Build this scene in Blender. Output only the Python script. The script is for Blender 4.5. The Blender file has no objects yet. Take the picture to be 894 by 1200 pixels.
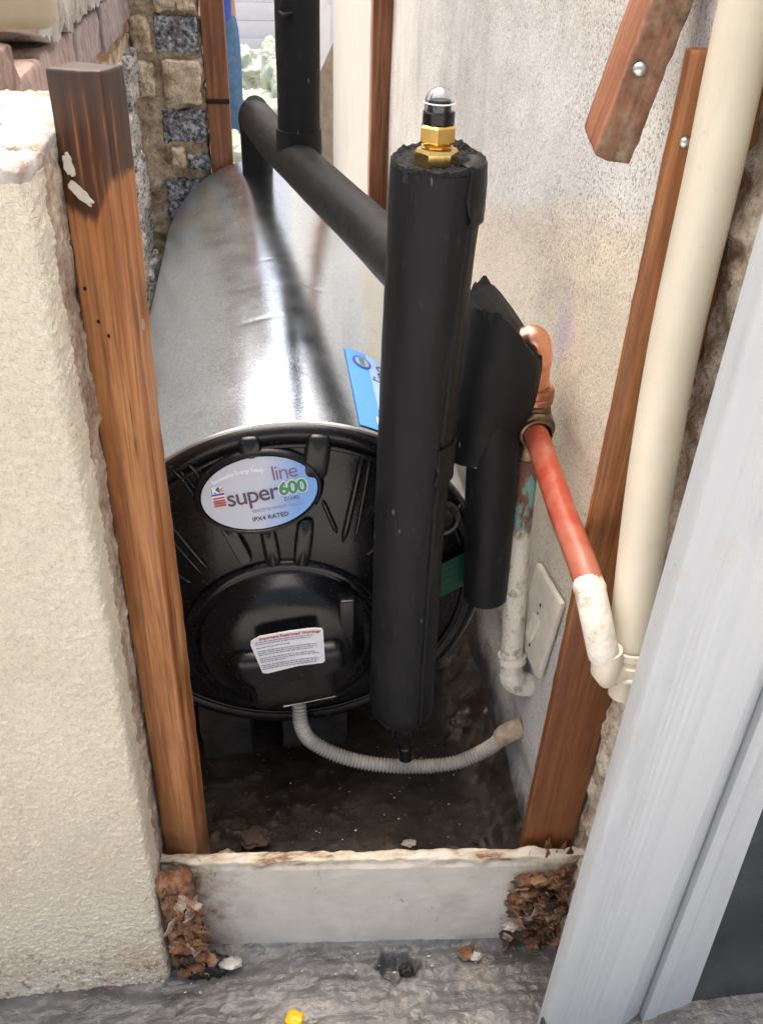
import bpy, bmesh, math, random
from mathutils import Vector, Matrix, noise
random.seed(7)
V = Vector
SC = bpy.context.scene
COL = SC.collection

# ------------------------------------------------------------------ camera
cam = bpy.data.cameras.new('camera')
cam.sensor_fit = 'VERTICAL'; cam.sensor_height = 36.0; cam.sensor_width = 27.0
cam.lens = 31.18
cam.clip_start = 0.02; cam.clip_end = 500
co = bpy.data.objects.new('camera', cam); COL.objects.link(co)
ix = V((0.99215, -0.121292, 0.030444)); iy = V((-0.046051, -0.580704, -0.812811)); fw = V((0.116266, 0.805028, -0.581732))
M = Matrix.Identity(4)
for r in range(3):
    M[r][0] = ix[r]; M[r][1] = -iy[r]; M[r][2] = -fw[r]
M.translation = V((-0.018687, -0.960688, 0.820524))
co.matrix_world = M
SC.camera = co

# ------------------------------------------------------------------ sky, sun, exposure
world = bpy.data.worlds.new('World'); SC.world = world; world.use_nodes = True
wt = world.node_tree; wt.nodes.clear()
sky = wt.nodes.new('ShaderNodeTexSky'); sky.sky_type = 'NISHITA'; sky.sun_disc = False
SUN_EL, SUN_AZ = math.radians(74), math.radians(-14)      # azimuth: from +Y clockwise
sky.sun_elevation = SUN_EL; sky.sun_rotation = SUN_AZ
sky.air_density = 1.0; sky.dust_density = 10.0; sky.ozone_density = 0.0
bgn = wt.nodes.new('ShaderNodeBackground'); bgn.inputs['Strength'].default_value = 0.15
wo = wt.nodes.new('ShaderNodeOutputWorld')
wt.links.new(sky.outputs[0], bgn.inputs[0]); wt.links.new(bgn.outputs[0], wo.inputs[0])
sd = bpy.data.lights.new('sun', 'SUN'); sd.energy = 1.5; sd.angle = math.radians(92); sd.color = (1, .96, .9)
so = bpy.data.objects.new('sun', sd); COL.objects.link(so)
sdir = V((math.sin(SUN_AZ) * math.cos(SUN_EL), math.cos(SUN_AZ) * math.cos(SUN_EL), math.sin(SUN_EL)))
so.rotation_euler = sdir.to_track_quat('Z', 'Y').to_euler()
so.location = (0, -3, 6)
SC.view_settings.view_transform = 'Standard'; SC.view_settings.look = 'None'
SC.view_settings.exposure = 1.08
SC.view_settings.use_white_balance = True; SC.view_settings.white_balance_temperature = 6650; SC.view_settings.white_balance_tint = 10; SC.view_settings.gamma = 1.0
SC.view_settings.use_curve_mapping = False
SC.render.engine = 'CYCLES'
SC.cycles.use_denoising = True
SC.cycles.max_bounces = 6; SC.cycles.diffuse_bounces = 3; SC.cycles.glossy_bounces = 3

# ------------------------------------------------------------------ node helper
class N:
    def __init__(s, name):
        s.m = bpy.data.materials.new(name); s.m.use_nodes = True
        s.t = s.m.node_tree; s.t.nodes.clear()
        s.out = s.t.nodes.new('ShaderNodeOutputMaterial')
        s.b = s.t.nodes.new('ShaderNodeBsdfPrincipled')
        s.t.links.new(s.b.outputs[0], s.out.inputs[0])
        s._co = None
    def link(s, a, inp):
        if hasattr(a, 'is_linked') or isinstance(a, bpy.types.NodeSocket): s.t.links.new(a, inp)
        elif isinstance(a, (tuple, list)):
            inp.default_value = tuple(a) + ((1,) if len(a) == 3 and len(inp.default_value) == 4 else ())
        else: inp.default_value = a
    def co(s, kind='Object'):
        if s._co is None: s._co = s.t.nodes.new('ShaderNodeTexCoord')
        return s._co.outputs[kind]
    def map(s, scale=(1, 1, 1), loc=(0, 0, 0), rot=(0, 0, 0), v=None):
        n = s.t.nodes.new('ShaderNodeMapping'); s.t.links.new(v or s.co(), n.inputs[0])
        n.inputs['Scale'].default_value = scale; n.inputs['Location'].default_value = loc; n.inputs['Rotation'].default_value = rot
        return n.outputs[0]
    def noise(s, scale, detail=4, rough=.55, v=None, dist=0):
        n = s.t.nodes.new('ShaderNodeTexNoise'); s.t.links.new(v or s.co(), n.inputs['Vector'])
        n.inputs['Scale'].default_value = scale; n.inputs['Detail'].default_value = min(detail, 4)
        n.inputs['Roughness'].default_value = rough; n.inputs['Distortion'].default_value = dist
        return n.outputs[0]
    def vor(s, scale, feature='F1', v=None, out='Distance'):
        n = s.t.nodes.new('ShaderNodeTexVoronoi'); n.feature = feature
        s.t.links.new(v or s.co(), n.inputs['Vector']); n.inputs['Scale'].default_value = scale
        return n.outputs[out]
    def ramp(s, f, stops, interp='LINEAR'):
        n = s.t.nodes.new('ShaderNodeValToRGB'); s.link(f, n.inputs[0]); n.color_ramp.interpolation = interp
        e = n.color_ramp.elements
        while len(e) < len(stops): e.new(.5)
        for q, (p, c) in zip(e, stops):
            q.position = p; q.color = (c, c, c, 1) if isinstance(c, (int, float)) else tuple(c) + (1,)
        return n.outputs[0]
    def mix(s, f, a, b, mode='MIX'):
        n = s.t.nodes.new('ShaderNodeMix'); n.data_type = 'RGBA'; n.blend_type = mode
        s.link(f, n.inputs[0]); s.link(a, n.inputs[6]); s.link(b, n.inputs[7]); return n.outputs[2]
    def math(s, op, a, b=0.0, c=None):
        n = s.t.nodes.new('ShaderNodeMath'); n.operation = op
        s.link(a, n.inputs[0]); s.link(b, n.inputs[1])
        if c is not None: s.link(c, n.inputs[2])
        return n.outputs[0]
    def sep(s, v=None):
        n = s.t.nodes.new('ShaderNodeSeparateXYZ'); s.t.links.new(v or s.co(), n.inputs[0]); return n.outputs
    def rnd(s):
        return s.t.nodes.new('ShaderNodeObjectInfo').outputs['Random']
    def bump(s, h, strength=.5, dist=.002, prev=None):
        n = s.t.nodes.new('ShaderNodeBump'); s.link(h, n.inputs['Height'])
        n.inputs['Strength'].default_value = strength; n.inputs['Distance'].default_value = dist
        if prev is not None: s.t.links.new(prev, n.inputs['Normal'])
        return n.outputs[0]
    def set(s, **k):
        names = dict(color='Base Color', rough='Roughness', metal='Metallic', normal='Normal', trans='Transmission Weight', ior='IOR', spec='Specular IOR Level', coat='Coat Weight', alpha='Alpha', sss='Subsurface Weight')
        for a, v in k.items(): s.link(v, s.b.inputs[names[a]])
        return s.m

def plain(name, col, rough=.5, metal=0.0, var=.12, sc=30, bump=0.0, bsc=200):
    n = N(name)
    f = n.ramp(n.noise(sc), [(.3, 1 - var), (.7, 1 + var)])
    c = n.mix(1.0, col, f, 'MULTIPLY')
    k = dict(color=c, rough=n.math('ADD', n.math('MULTIPLY', n.noise(sc * 2.3), .15), rough - .075), metal=metal)
    if bump: k['normal'] = n.bump(n.noise(bsc), .6, bump)
    return n.set(**k)

MT = {}
# cream stucco render
n = N('cream_stucco')
z = n.sep()[2]
base = n.ramp(n.noise(5, 5), [(.3, (.73, .655, .505)), (.7, (.83, .77, .62))])
low = n.ramp(n.math('ADD', z, n.math('MULTIPLY', n.noise(16), .12)), [(0.06, 1.0), (.24, 0.0)])
spots = n.ramp(n.noise(55, 6, .75), [(.54, 0.0), (.62, 1.0)])
c = n.mix(n.math('MULTIPLY', n.math('MULTIPLY', low, spots), .9), base, (.22, .12, .06))
pink = n.ramp(n.noise(7, 2), [(.5, 0.0), (.75, 1.0)])
c = n.mix(n.math('MULTIPLY', n.math('MULTIPLY', low, pink), .65), c, (.50, .30, .20))
grey = n.ramp(n.noise(60, 5, .65), [(.6, 0.0), (.75, 1.0)])
c = n.mix(n.math('MULTIPLY', grey, .25), c, (.4, .38, .33))
nb = n.bump(n.noise(240, 3, .6), 1.0, .007)
nb = n.bump(n.noise(620, 3, .6), .5, .0015, nb)
MT['stucco'] = n.set(color=c, rough=.82, normal=nb)
# weathered top of wall
n = N('weathered_wall_top')
c = n.ramp(n.noise(14, 7, .65), [(.3, (.22, .16, .12)), (.45, (.40, .36, .32)), (.6, (.50, .485, .46))])
c = n.mix(n.ramp(n.noise(38, 6, .7), [(.62, 0.0), (.7, 1.0)]), c, (.12, .10, .08))
MT['walltop'] = n.set(color=c, rough=.85, normal=n.bump(n.noise(120, 6, .65), .8, .004))
# rough mortar
def mortar(name, a, b, dark=(.16, .11, .06)):
    n = N(name)
    c = n.ramp(n.noise(22, 7, .65), [(.32, dark), (.48, a), (.66, b)])
    c = n.mix(n.ramp(n.noise(160, 3), [(.35, .5), (.5, 0.0)]), c, (.2, .14, .08))
    nb = n.bump(n.noise(70, 7, .7), .9, .008)
    return n.set(color=c, rough=.95, normal=nb)
MT['mortar'] = mortar('sandy_mortar', (.66, .53, .37), (.82, .71, .54), (.33, .22, .13))
MT['edge'] = mortar('flaking_render_edge', (.52, .44, .34), (.72, .66, .55), (.22, .14, .09))
MT['mortar_red'] = mortar('reddish_mortar', (.40, .22, .12), (.52, .34, .22), (.2, .1, .05))
MT['mortar_grey'] = mortar('grey_broken_render', (.43, .35, .27), (.60, .53, .43), (.20, .13, .085))
# granite
n = N('grey_stone')
k = n.noise(95, 6, .72)
k2 = n.noise(26, 4, .6)
c = n.ramp(n.math('ADD', n.math('MULTIPLY', k, .7), n.math('MULTIPLY', k2, .3)), [(.40, (.035, .04, .048)), (.49, (.20, .21, .23)), (.58, (.60, .61, .63))])
c = n.mix(n.ramp(n.noise(12, 3), [(.55, 0.0), (.72, .55)]), c, (.36, .28, .18))
nb = n.bump(n.noise(60, 7, .72), 1.0, .012)
MT['stone'] = n.set(color=c, rough=.75, normal=nb)
n = N('streaked_rubble_stone')
vv = n.map((1, .35, 1.6), rot=(.5, 0, 0))
k = n.noise(55, 7, .72, v=vv)
c = n.ramp(k, [(.37, (.09, .09, .10)), (.45, (.36, .36, .36)), (.53, (.66, .64, .60)), (.66, (.52, .42, .28))])
c = n.mix(n.ramp(n.noise(180, 3), [(.36, .8), (.46, 0.0)]), c, (.07, .07, .07))
nb = n.bump(n.noise(48, 7, .72, v=vv), 1.0, .014)
MT['rubble'] = n.set(color=c, rough=.85, normal=nb)
# brick
n = N('old_red_brick')
r = n.rnd()
base = n.ramp(r, [(0, (.50, .36, .32)), (.45, (.38, .32, .32)), (.75, (.55, .35, .28)), (1, (.42, .35, .34))])
vv = n.map((1, 1, .18))
c = n.mix(n.ramp(n.noise(90, 6, .65, v=vv), [(.35, .75), (.6, 0.0)]), base, (.16, .115, .10))
c = n.mix(n.ramp(n.noise(40, 5), [(.55, 0.0), (.72, .6)]), c, (.52, .40, .33))
MT['brick'] = n.set(color=c, rough=.9, normal=n.bump(n.noise(110, 6, .7, v=vv), .9, .004))
# galvanised sheet
n = N('galvanised_steel')
px, py, pz = n.sep()[:3]
sp = n.ramp(n.noise(210, 2, .5), [(.40, 0.0), (.60, 1.0)])
fine = n.noise(420, 3, .6)
left = n.math('SUBTRACT', .02, px)
mott = n.ramp(n.noise(9, 6, .62), [(.33, 0.0), (.68, 1.0)])
lf = n.ramp(left, [(0.0, 0.0), (.14, 1.0)])
c = n.mix(n.math('MULTIPLY', lf, n.math('MULTIPLY', mott, .55)), (.70, .785, .90), (.58, .64, .71))
c = n.mix(n.math('MULTIPLY', sp, .75), c, (.88, .95, 1.0))
c = n.mix(n.ramp(n.noise(24, 4, .7), [(.60, 0.0), (.72, .35)]), c, (.40, .42, .45))
rg = n.math('ADD', n.math('MULTIPLY', n.noise(13, 5), .15), n.math('ADD', n.math('MULTIPLY', lf, .14), .055))
rg = n.math('ADD', rg, n.math('MULTIPLY', fine, .08))
nb = n.bump(n.noise(3.2, 2, .5, v=n.map((1, 1.6, 1))), .16, .012)
nb = n.bump(fine, .22, .0006, nb)
MT['galv'] = n.set(color=c, rough=rg, metal=1.0, normal=nb)
MT['rim'] = plain('rim_metal', (.58, .59, .61), .35, 1.0)
# black plastic
n = N('black_plastic')
dust = n.ramp(n.noise(210, 5, .7), [(.62, 0.0), (.74, 1.0)])
film = n.ramp(n.noise(14, 5, .6), [(.45, 0.0), (.8, 1.0)])
c = n.mix(n.math('MULTIPLY', dust, .35), (.0045, .005, .0065), (.20, .20, .19))
c = n.mix(n.math('MULTIPLY', film, .018), c, (.3, .3, .3))
rg = n.math('ADD', n.math('MULTIPLY', film, .14), n.math('ADD', .24, n.math('MULTIPLY', dust, .3)))
MT['black'] = n.set(color=c, spec=.36, rough=rg, normal=n.bump(n.noise(300, 3), .12, .001))
# elastomer foam lagging
n = N('black_foam_lagging')
scr = n.ramp(n.noise(48, 6, .75, v=n.map((1, 1, .25))), [(.60, 0.0), (.70, 1.0)])
cl = n.ramp(n.noise(9, 5), [(.4, 0.0), (.75, 1.0)])
c = n.mix(n.math('MULTIPLY', scr, .30), (.0062, .0070, .0088), (.075, .078, .085))
c = n.mix(n.math('MULTIPLY', cl, .06), c, (.10, .098, .095))
sk = n.ramp(n.vor(34, v=n.map((1, 1, .35))), [(.035, 1.0), (.06, 0.0)])
c = n.mix(n.math('MULTIPLY', sk, .45), c, (.26, .26, .27))
MT['foam'] = n.set(color=c, spec=.24, rough=n.math('ADD', .50, n.math('MULTIPLY', cl, .25)), normal=n.bump(n.noise(45, 5), .35, .003))
n = N('torn_foam_core')
MT['foamcut'] = n.set(color=n.ramp(n.noise(230, 4, .7), [(.35, (.003, .003, .0035)), (.62, (.028, .029, .032))]), rough=.95, normal=n.bump(n.noise(260, 4, .7), 1.0, .006))
MT['tape'] = plain('black_tape', (.014, .014, .015), .42, 0, .3, 40, .001, 90)
# timber, grain along local z
def wood(name, a, b, d, kind=None, rough=.5):
    n = N(name)
    add = n.t.nodes.new('ShaderNodeVectorMath'); add.operation = 'ADD'
    cmb = n.t.nodes.new('ShaderNodeCombineXYZ'); rv = n.math('MULTIPLY', n.rnd(), 37.0)
    for i_ in range(3): n.t.links.new(rv, cmb.inputs[i_])
    n.t.links.new(n.co(), add.inputs[0]); n.t.links.new(cmb.outputs[0], add.inputs[1]); own = add.outputs[0]
    vv = n.map((1, 1, .055), v=own)
    g = n.noise(52, 6, .6, v=vv, dist=.6)
    g2 = n.noise(330, 4, .6, v=n.map((1, 1, .03), v=own))
    ring = n.noise(17, 2, .5, v=n.map((1, 1, .03), v=own), dist=.5)
    rr = n.math('FRACT', n.math('MULTIPLY', ring, 9.0))
    c = n.ramp(g, [(.3, d), (.47, a), (.66, b)])
    c = n.mix(n.math('MULTIPLY', n.ramp(rr, [(0.0, .8), (.3, 0.0), (.75, 0.0), (1.0, .8)]), .65), c, d)
    c = n.mix(n.ramp(g2, [(.36, .5), (.5, 0.0)]), c, d)
    crk = n.ramp(n.noise(120, 3, .6, v=n.map((1, 1, .035), v=own)), [(.68, 0.0), (.70, .7)])
    c = n.mix(crk, c, (.05, .02, .01))
    knot = n.vor(9, v=n.map((1, 1, .35), v=own))
    c = n.mix(n.ramp(knot, [(.05, .85), (.13, 0.0)]), c, (.09, .03, .012))
    grime = n.ramp(n.noise(11, 4, .65), [(.5, 0.0), (.75, .3)])
    c = n.mix(grime, c, n.mix(.5, d, (.12, .08, .05)))
    rg = rough
    x, y, z = n.sep()[:3]
    if kind == 'post':      # old brown stain left on the top of the post, ending in a point
        xo = n.math('SUBTRACT', x, .006)
        edge = n.math('ADD', n.math('ADD', n.math('MULTIPLY', n.math('MAXIMUM', xo, 0.0), 1.9), n.math('MULTIPLY', n.math('MAXIMUM', n.math('MULTIPLY', xo, -1.0), 0.0), .35)), .852)
        edge = n.math('ADD', edge, n.math('MULTIPLY', n.noise(40), .006))
        m = n.ramp(n.math('ADD', n.math('SUBTRACT', z, edge), n.math('MULTIPLY', n.noise(70, 4, .7, v=n.map((1, 1, .3))), .022)), [(.009, 0.0), (.014, 1.0)])
        st = n.ramp(n.noise(95, 4, .6, v=n.map((1, 1, .05))), [(.42, (.018, .007, .004)), (.58, (.060, .020, .008)), (.70, (.34, .15, .055))])
        c = n.mix(n.math('MULTIPLY', m, .93), c, st)
        m3 = n.ramp(n.math('ADD', z, n.math('MULTIPLY', n.noise(30), .03)), [(.955, 0.0), (.99, .7)])
        c = n.mix(m3, c, (.03, .02, .016))
        lo = n.ramp(n.math('ADD', z, n.math('MULTIPLY', n.noise(50, 6, .7), .12)), [(.07, .7), (.2, 0.0)])
        c = n.mix(lo, c, (.20, .09, .035))
        pk = n.ramp(n.noise(120, 6, .7), [(.63, 0.0), (.70, .8)])
        c = n.mix(n.math('MULTIPLY', pk, lo), c, (.5, .42, .27))
    if kind == 'dirty':
        fr = n.math('LESS_THAN', y, -.0215)
        m = n.ramp(n.noise(30, 7, .7), [(.40, .35), (.60, .95)])
        c = n.mix(n.math('MULTIPLY', m, fr), c, n.ramp(n.noise(55, 6, .7), [(.35, (.05, .028, .015)), (.5, (.17, .115, .075)), (.65, (.30, .23, .16))]))
    if kind == 'patched':
        lo = n.ramp(n.math('ADD', z, n.math('MULTIPLY', n.noise(18, 4), .35)), [(.45, 1.0), (.75, 0.0)])
        c = n.mix(n.math('MULTIPLY', lo, .55), c, (.14, .04, .014))
    nb = n.bump(g2, .35, .0012); nb = n.bump(g, .3, .002, nb)
    return n.set(color=c, rough=rg, normal=nb)
MT['wood_post'] = wood('pine_post_wood', (.40, .160, .052), (.58, .285, .12), (.15, .046, .015), 'post')
MT['wood_right'] = wood('stained_batten_wood', (.32, .125, .038), (.43, .19, .068), (.14, .045, .015), 'patched')
MT['wood_red'] = wood('red_brown_wood', (.27, .10, .045), (.38, .17, .085), (.12, .04, .018), 'dirty', .6)
MT['wood_back'] = wood('brown_batten_wood', (.27, .105, .045), (.37, .16, .075), (.11, .04, .018), None, .55)
MT['brass'] = plain('polished_brass', (.78, .55, .20), .24, 1.0, .08, 60)
MT['oldbrass'] = plain('tarnished_brass', (.24, .175, .11), .48, 1.0, .35, 90, .001, 200)
MT['copper'] = plain('bright_copper', (.86, .42, .27), .30, 1.0, .12, 70)
MT['oldcopper'] = plain('ringed_copper_nut', (.48, .23, .14), .42, 1.0, .2, 90)
n = N('red_oxide_pipe')
pal = n.ramp(n.noise(24, 5, .7), [(.40, 0.0), (.62, 1.0)])
c = n.mix(n.math('MULTIPLY', pal, .6), (.35, .055, .024), (.43, .19, .13))
MT['red'] = n.set(color=c, rough=.38, normal=n.bump(n.noise(50), .2, .002))
n = N('flaking_white_paint')
f = n.ramp(n.noise(45, 6, .7), [(.54, 0.0), (.64, 1.0)])
c = n.mix(f, (.70, .66, .57), (.46, .39, .31))
MT['whitepaint'] = n.set(color=c, rough=.6, normal=n.bump(n.noise(60, 5, .7), .8, .004))
n = N('verdigris_pipe')
x, y, z = n.sep()[:3]
hi = n.ramp(n.math('ADD', z, n.math('MULTIPLY', n.math('SUBTRACT', n.noise(30, 5, .6, v=n.map((1, 1, .4))), .5), .16)), [(.245, 0.0), (.262, 1.0)])
ver = n.ramp(n.noise(38, 4, .6, v=n.map((1, 1, .3))), [(.50, 0.0), (.56, 1.0)])
cw = n.mix(n.ramp(n.noise(60, 6, .65), [(.56, 0.0), (.66, 1.0)]), (.70, .67, .58), (.40, .34, .25))
cc = n.mix(ver, (.20, .085, .05), (.20, .42, .38))
c = n.mix(hi, cw, cc)
MT['verdi'] = n.set(color=c, rough=.65, normal=n.bump(n.noise(55, 6, .7), 1.0, .006))
n = N('cream_pvc')
c = n.ramp(n.noise(7, 4, .6), [(.3, (.66, .60, .47)), (.7, (.75, .695, .56))])
c = n.mix(n.ramp(n.noise(60, 4, .7), [(.66, 0.0), (.72, .5)]), c, (.40, .33, .22))
c = n.mix(n.ramp(n.noise(20, 4, .6, v=n.map((1, 1, .12))), [(.55, 0.0), (.75, .35)]), c, (.48, .42, .32))
MT['pvc'] = n.set(color=c, rough=.4, normal=n.bump(n.noise(40), .15, .001))
MT['socket'] = plain('ivory_plastic', (.70, .66, .57), .42, 0, .10, 45, .0005, 60)
MT['hose'] = plain('grey_hose_plastic', (.46, .43, .37), .45, 0, .22, 25)
MT['hose_end'] = plain('dirty_beige_plastic', (.44, .33, .24), .65, 0, .3, 70, .002, 120)
# spattered right wall
n = N('spattered_wall_paint')
x, y, z = n.sep()[:3]
y = n.math('ADD', y, .7); z = n.math('SUBTRACT', z, .5)
zone = n.ramp(n.math('ADD', n.math('SUBTRACT', z, n.math('MULTIPLY', n.math('SUBTRACT', .1, y), .28)), n.math('MULTIPLY', n.noise(15), .05)), [(.50, 0.0), (.54, 1.0)])
c = n.mix(zone, (.70, .625, .50), (.71, .70, .665))
blot = n.ramp(n.noise(6, 6, .62), [(.42, 0.0), (.72, 1.0)])
c = n.mix(n.math('MULTIPLY', blot, .30), c, (.45, .42, .36))
up = n.ramp(z, [(.62, 0.0), (.75, .6)])
c = n.mix(n.math('MULTIPLY', up, n.ramp(n.noise(9, 5), [(.35, 0.0), (.6, 1.0)])), c, (.42, .36, .28))
lil = n.math('SQRT', n.math('ADD', n.math('POWER', n.math('MULTIPLY', n.math('SUBTRACT', y, .0), 1.5), 2.0), n.math('POWER', n.math('SUBTRACT', z, .385), 2.0)))
lilm = n.ramp(n.math('ADD', lil, n.math('MULTIPLY', n.noise(30, 5), .08)), [(.045, .85), (.10, 0.0)])
c = n.mix(lilm, c, (.50, .44, .53))
pk = n.ramp(n.noise(20, 5), [(.58, 0.0), (.72, .45)])
c = n.mix(n.math('MULTIPLY', pk, n.ramp(z, [(.25, 1.0), (.55, 0.0)])), c, (.42, .27, .30))
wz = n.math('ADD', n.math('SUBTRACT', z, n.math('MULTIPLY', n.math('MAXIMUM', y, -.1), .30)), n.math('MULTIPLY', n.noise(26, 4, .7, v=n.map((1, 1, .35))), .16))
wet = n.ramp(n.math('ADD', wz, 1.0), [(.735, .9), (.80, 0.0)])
bluew = n.ramp(z, [(.02, .8), (.14, 0.0)])
c = n.mix(bluew, c, (.58, .585, .59))
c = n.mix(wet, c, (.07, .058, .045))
vs = n.ramp(n.noise(330, 2, .5), [(.565, 0.0), (.62, 1.0)])
vs2 = n.ramp(n.noise(170, 3, .6), [(.60, 0.0), (.66, 1.0)])
amt = n.ramp(n.noise(3.5, 3, .6), [(.35, .25), (.65, .75)])
c = n.mix(n.math('MULTIPLY', n.math('MAXIMUM', vs, vs2), amt), c, (.20, .185, .16))
stn = n.ramp(n.noise(7, 4, .6, v=n.map((1, 1, .3))), [(.50, 0.0), (.70, .55)])
c = n.mix(n.math('MULTIPLY', stn, zone), c, (.42, .40, .37))
ms = n.ramp(n.noise(30, 5, .7), [(.70, 0.0), (.74, .8)])
c = n.mix(ms, c, (.16, .12, .08))
nb = n.bump(n.noise(260, 4, .6), .6, .002); nb = n.bump(n.noise(18, 4), .5, .008, nb)
MT['spatter'] = n.set(color=c, rough=.85, normal=nb)
MT['panel'] = plain('cream_board', (.50, .485, .435), .7, 0, .05, 8, .0005, 150)
MT['boardbrown'] = plain('brown_board', (.20, .155, .115), .8, 0, .3, 20, .002, 60)
n = N('white_slab_paint')
x, y, z = n.sep()[:3]
c = n.ramp(n.noise(9, 5, .6), [(.3, (.56, .525, .455)), (.65, (.69, .66, .59))])
ax = n.math('ABSOLUTE', x)
en = n.ramp(n.math('ADD', ax, n.math('MULTIPLY', n.noise(28, 7, .7), .14)), [(.270, 0.0), (.325, 1.0)])
c = n.mix(n.math('MULTIPLY', en, n.ramp(n.noise(34, 4, .7), [(.35, .4), (.6, 1.0)])), c, n.ramp(n.noise(60, 4, .7), [(.38, (.10, .055, .03)), (.52, (.27, .16, .09)), (.66, (.45, .37, .28))]))
tp = n.ramp(n.math('ADD', z, n.math('MULTIPLY', n.noise(40, 7, .7), .035)), [(.112, 0.0), (.124, 1.0)])
tcol = n.ramp(n.noise(48, 6, .7, v=n.map((.3, 1, 1))), [(.36, (.20, .11, .06)), (.46, (.50, .43, .32)), (.58, (.64, .60, .51))])
c = n.mix(tp, c, tcol)
sp = n.ramp(n.noise(33, 5, .7, v=n.map((1, 1, .45))), [(.68, 0.0), (.72, .85)])
c = n.mix(sp, c, (.30, .21, .12))
lo = n.ramp(n.math('ADD', n.math('ADD', z, .5), n.math('MULTIPLY', n.noise(20, 4, .65, v=n.map((.5, 1, 1))), .04)), [(.418, 1.0), (.426, 0.0)])
c = n.mix(lo, c, (.20, .20, .198))
hair = n.ramp(n.noise(70, 4, .7, v=n.map((1, 1, .25))), [(.66, 0.0), (.69, .5)])
c = n.mix(hair, c, (.36, .32, .26))
smu = n.ramp(n.noise(13, 4, .7), [(.52, 0.0), (.7, .5)])
c = n.mix(smu, c, (.47, .43, .37))
MT['slab'] = n.set(color=c, rough=.6, normal=n.bump(n.noise(120, 4, .65), .4, .0012))
# grey bituminous waterproofing paint
n = N('grey_waterproofing_paint')
c = n.ramp(n.noise(11, 6, .62), [(.3, (.055, .054, .052)), (.55, (.105, .105, .104)), (.75, (.155, .157, .16))])
c = n.mix(n.ramp(n.noise(17, 5, .6), [(.56, 0.0), (.70, .6)]), c, (.22, .185, .14))
c = n.mix(n.ramp(n.noise(85, 4, .7), [(.62, 0.0), (.70, .6)]), c, (.33, .33, .32))
c = n.mix(n.ramp(n.noise(60, 4, .75), [(.28, .8), (.36, 0.0)]), c, (.03, .03, .03))
nb = n.bump(n.noise(42, 6, .62, v=n.map((.45, 1, 1)), dist=1.0), .7, .0045)
nb = n.bump(n.noise(160, 4, .6), .35, .0025, nb)
MT['bitumen'] = n.set(color=c, rough=n.ramp(n.noise(30, 4), [(.3, .20), (.7, .45)]), normal=nb)
# wet pit floor
n = N('wet_soil')
c = n.ramp(n.noise(13, 7, .65), [(.35, (.013, .0095, .007)), (.6, (.034, .024, .016)), (.75, (.075, .052, .034))])
rg = n.ramp(n.noise(6, 5, .6), [(.40, .35), (.58, .80)])
MT['soil'] = n.set(color=c, rough=rg, normal=n.bump(n.noise(95, 6, .7), .45, .004))
MT['paving'] = plain('pale_paving', (.62, .615, .60), .75, 0, .10, 3)
MT['siding'] = plain('white_boards', (.62, .625, .64), .55, 0, .06, 5)
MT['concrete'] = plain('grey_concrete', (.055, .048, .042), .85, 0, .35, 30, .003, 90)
MT['rot'] = mortar('rotten_wood', (.20, .085, .04), (.40, .24, .14), (.03, .014, .008))
MT['fibre'] = plain('rotten_wood_fibre', (.24, .115, .055), .95, 0, .5, 60)
MT['chip'] = plain('plaster_chip', (.48, .45, .40), .8, 0, .35, 40)
MT['chipwood'] = plain('dark_chip', (.055, .037, .025), .8, 0, .4, 40)
MT['steel'] = plain('zinc_screw', (.58, .58, .57), .35, 1.0, .15, 90)
MT['nailhole'] = plain('dark_hole', (.012, .009, .007), .9)
MT['paintchip'] = plain('ivory_paint_remnant', (.66, .61, .51), .6, 0, .08, 60, .0008, 200)
MT['yellow'] = plain('yellow_plastic', (.80, .43, .01), .4)
MT['rag'] = plain('black_residue', (.012, .012, .012), .6, 0, .3, 50, .002, 120)
n = N('grey_white_aluminium')
vv = n.map((1, 1, .02))
st = n.ramp(n.noise(70, 4, .6, v=vv), [(.35, .96), (.65, 1.03)])
c = n.mix(1.0, (.47, .50, .515), st, 'MULTIPLY')
c = n.mix(n.ramp(n.noise(9, 4, .7), [(.60, 0.0), (.68, .4)]), c, (.46, .42, .33))
c = n.mix(n.ramp(n.noise(26, 4, .7, v=n.map((1, 1, .2))), [(.56, 0.0), (.7, .35)]), c, (.34, .36, .38))
c = n.mix(n.ramp(n.noise(45, 5, .7), [(.72, 0.0), (.75, .6)]), c, (.28, .28, .29))
MT['alu'] = n.set(color=c, rough=.38, normal=n.bump(n.noise(200, 3, v=vv), .06, .001))
MT['glass_dark'] = plain('dark_pane', (.035, .042, .045), .22, 0, .4, 9)
MT['tan'] = plain('tan_board', (.47, .39, .26), .6, 0, .05, 20, .0006, 200)
n = N('pale_green_sack')
c = n.ramp(n.noise(7, 4), [(.3, (.34, .42, .32)), (.6, (.48, .53, .46))])
c = n.mix(n.ramp(n.noise(16, 5), [(.6, 0.0), (.75, .5)]), c, (.25, .24, .2))
MT['sack'] = n.set(color=c, rough=.35, normal=n.bump(n.noise(16, 6, .65), .9, .03))
MT['clear'] = N('clear_dome_plastic').set(color=(.95, .97, 1.0), rough=.04, trans=1.0, ior=1.45)
def ink(name, c, r=.35): return N(name).set(color=c, rough=r)
MT['i_purple'] = ink('purple_ink', (.055, .018, .06)); MT['i_violet'] = ink('violet_ink', (.16, .08, .20))
MT['i_green'] = ink('green_ink', (.01, .20, .075)); MT['i_white'] = ink('white_ink', (.80, .82, .86))
MT['i_lav'] = ink('lavender_ink', (.24, .27, .50)); MT['i_black'] = ink('dark_ink', (.02, .022, .03))
MT['i_red'] = ink('red_ink', (.50, .03, .035)); MT['i_blue'] = ink('blue_ink', (.02, .06, .30)); MT['i_orange'] = ink('orange_ink', (.72, .22, .05))
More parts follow.
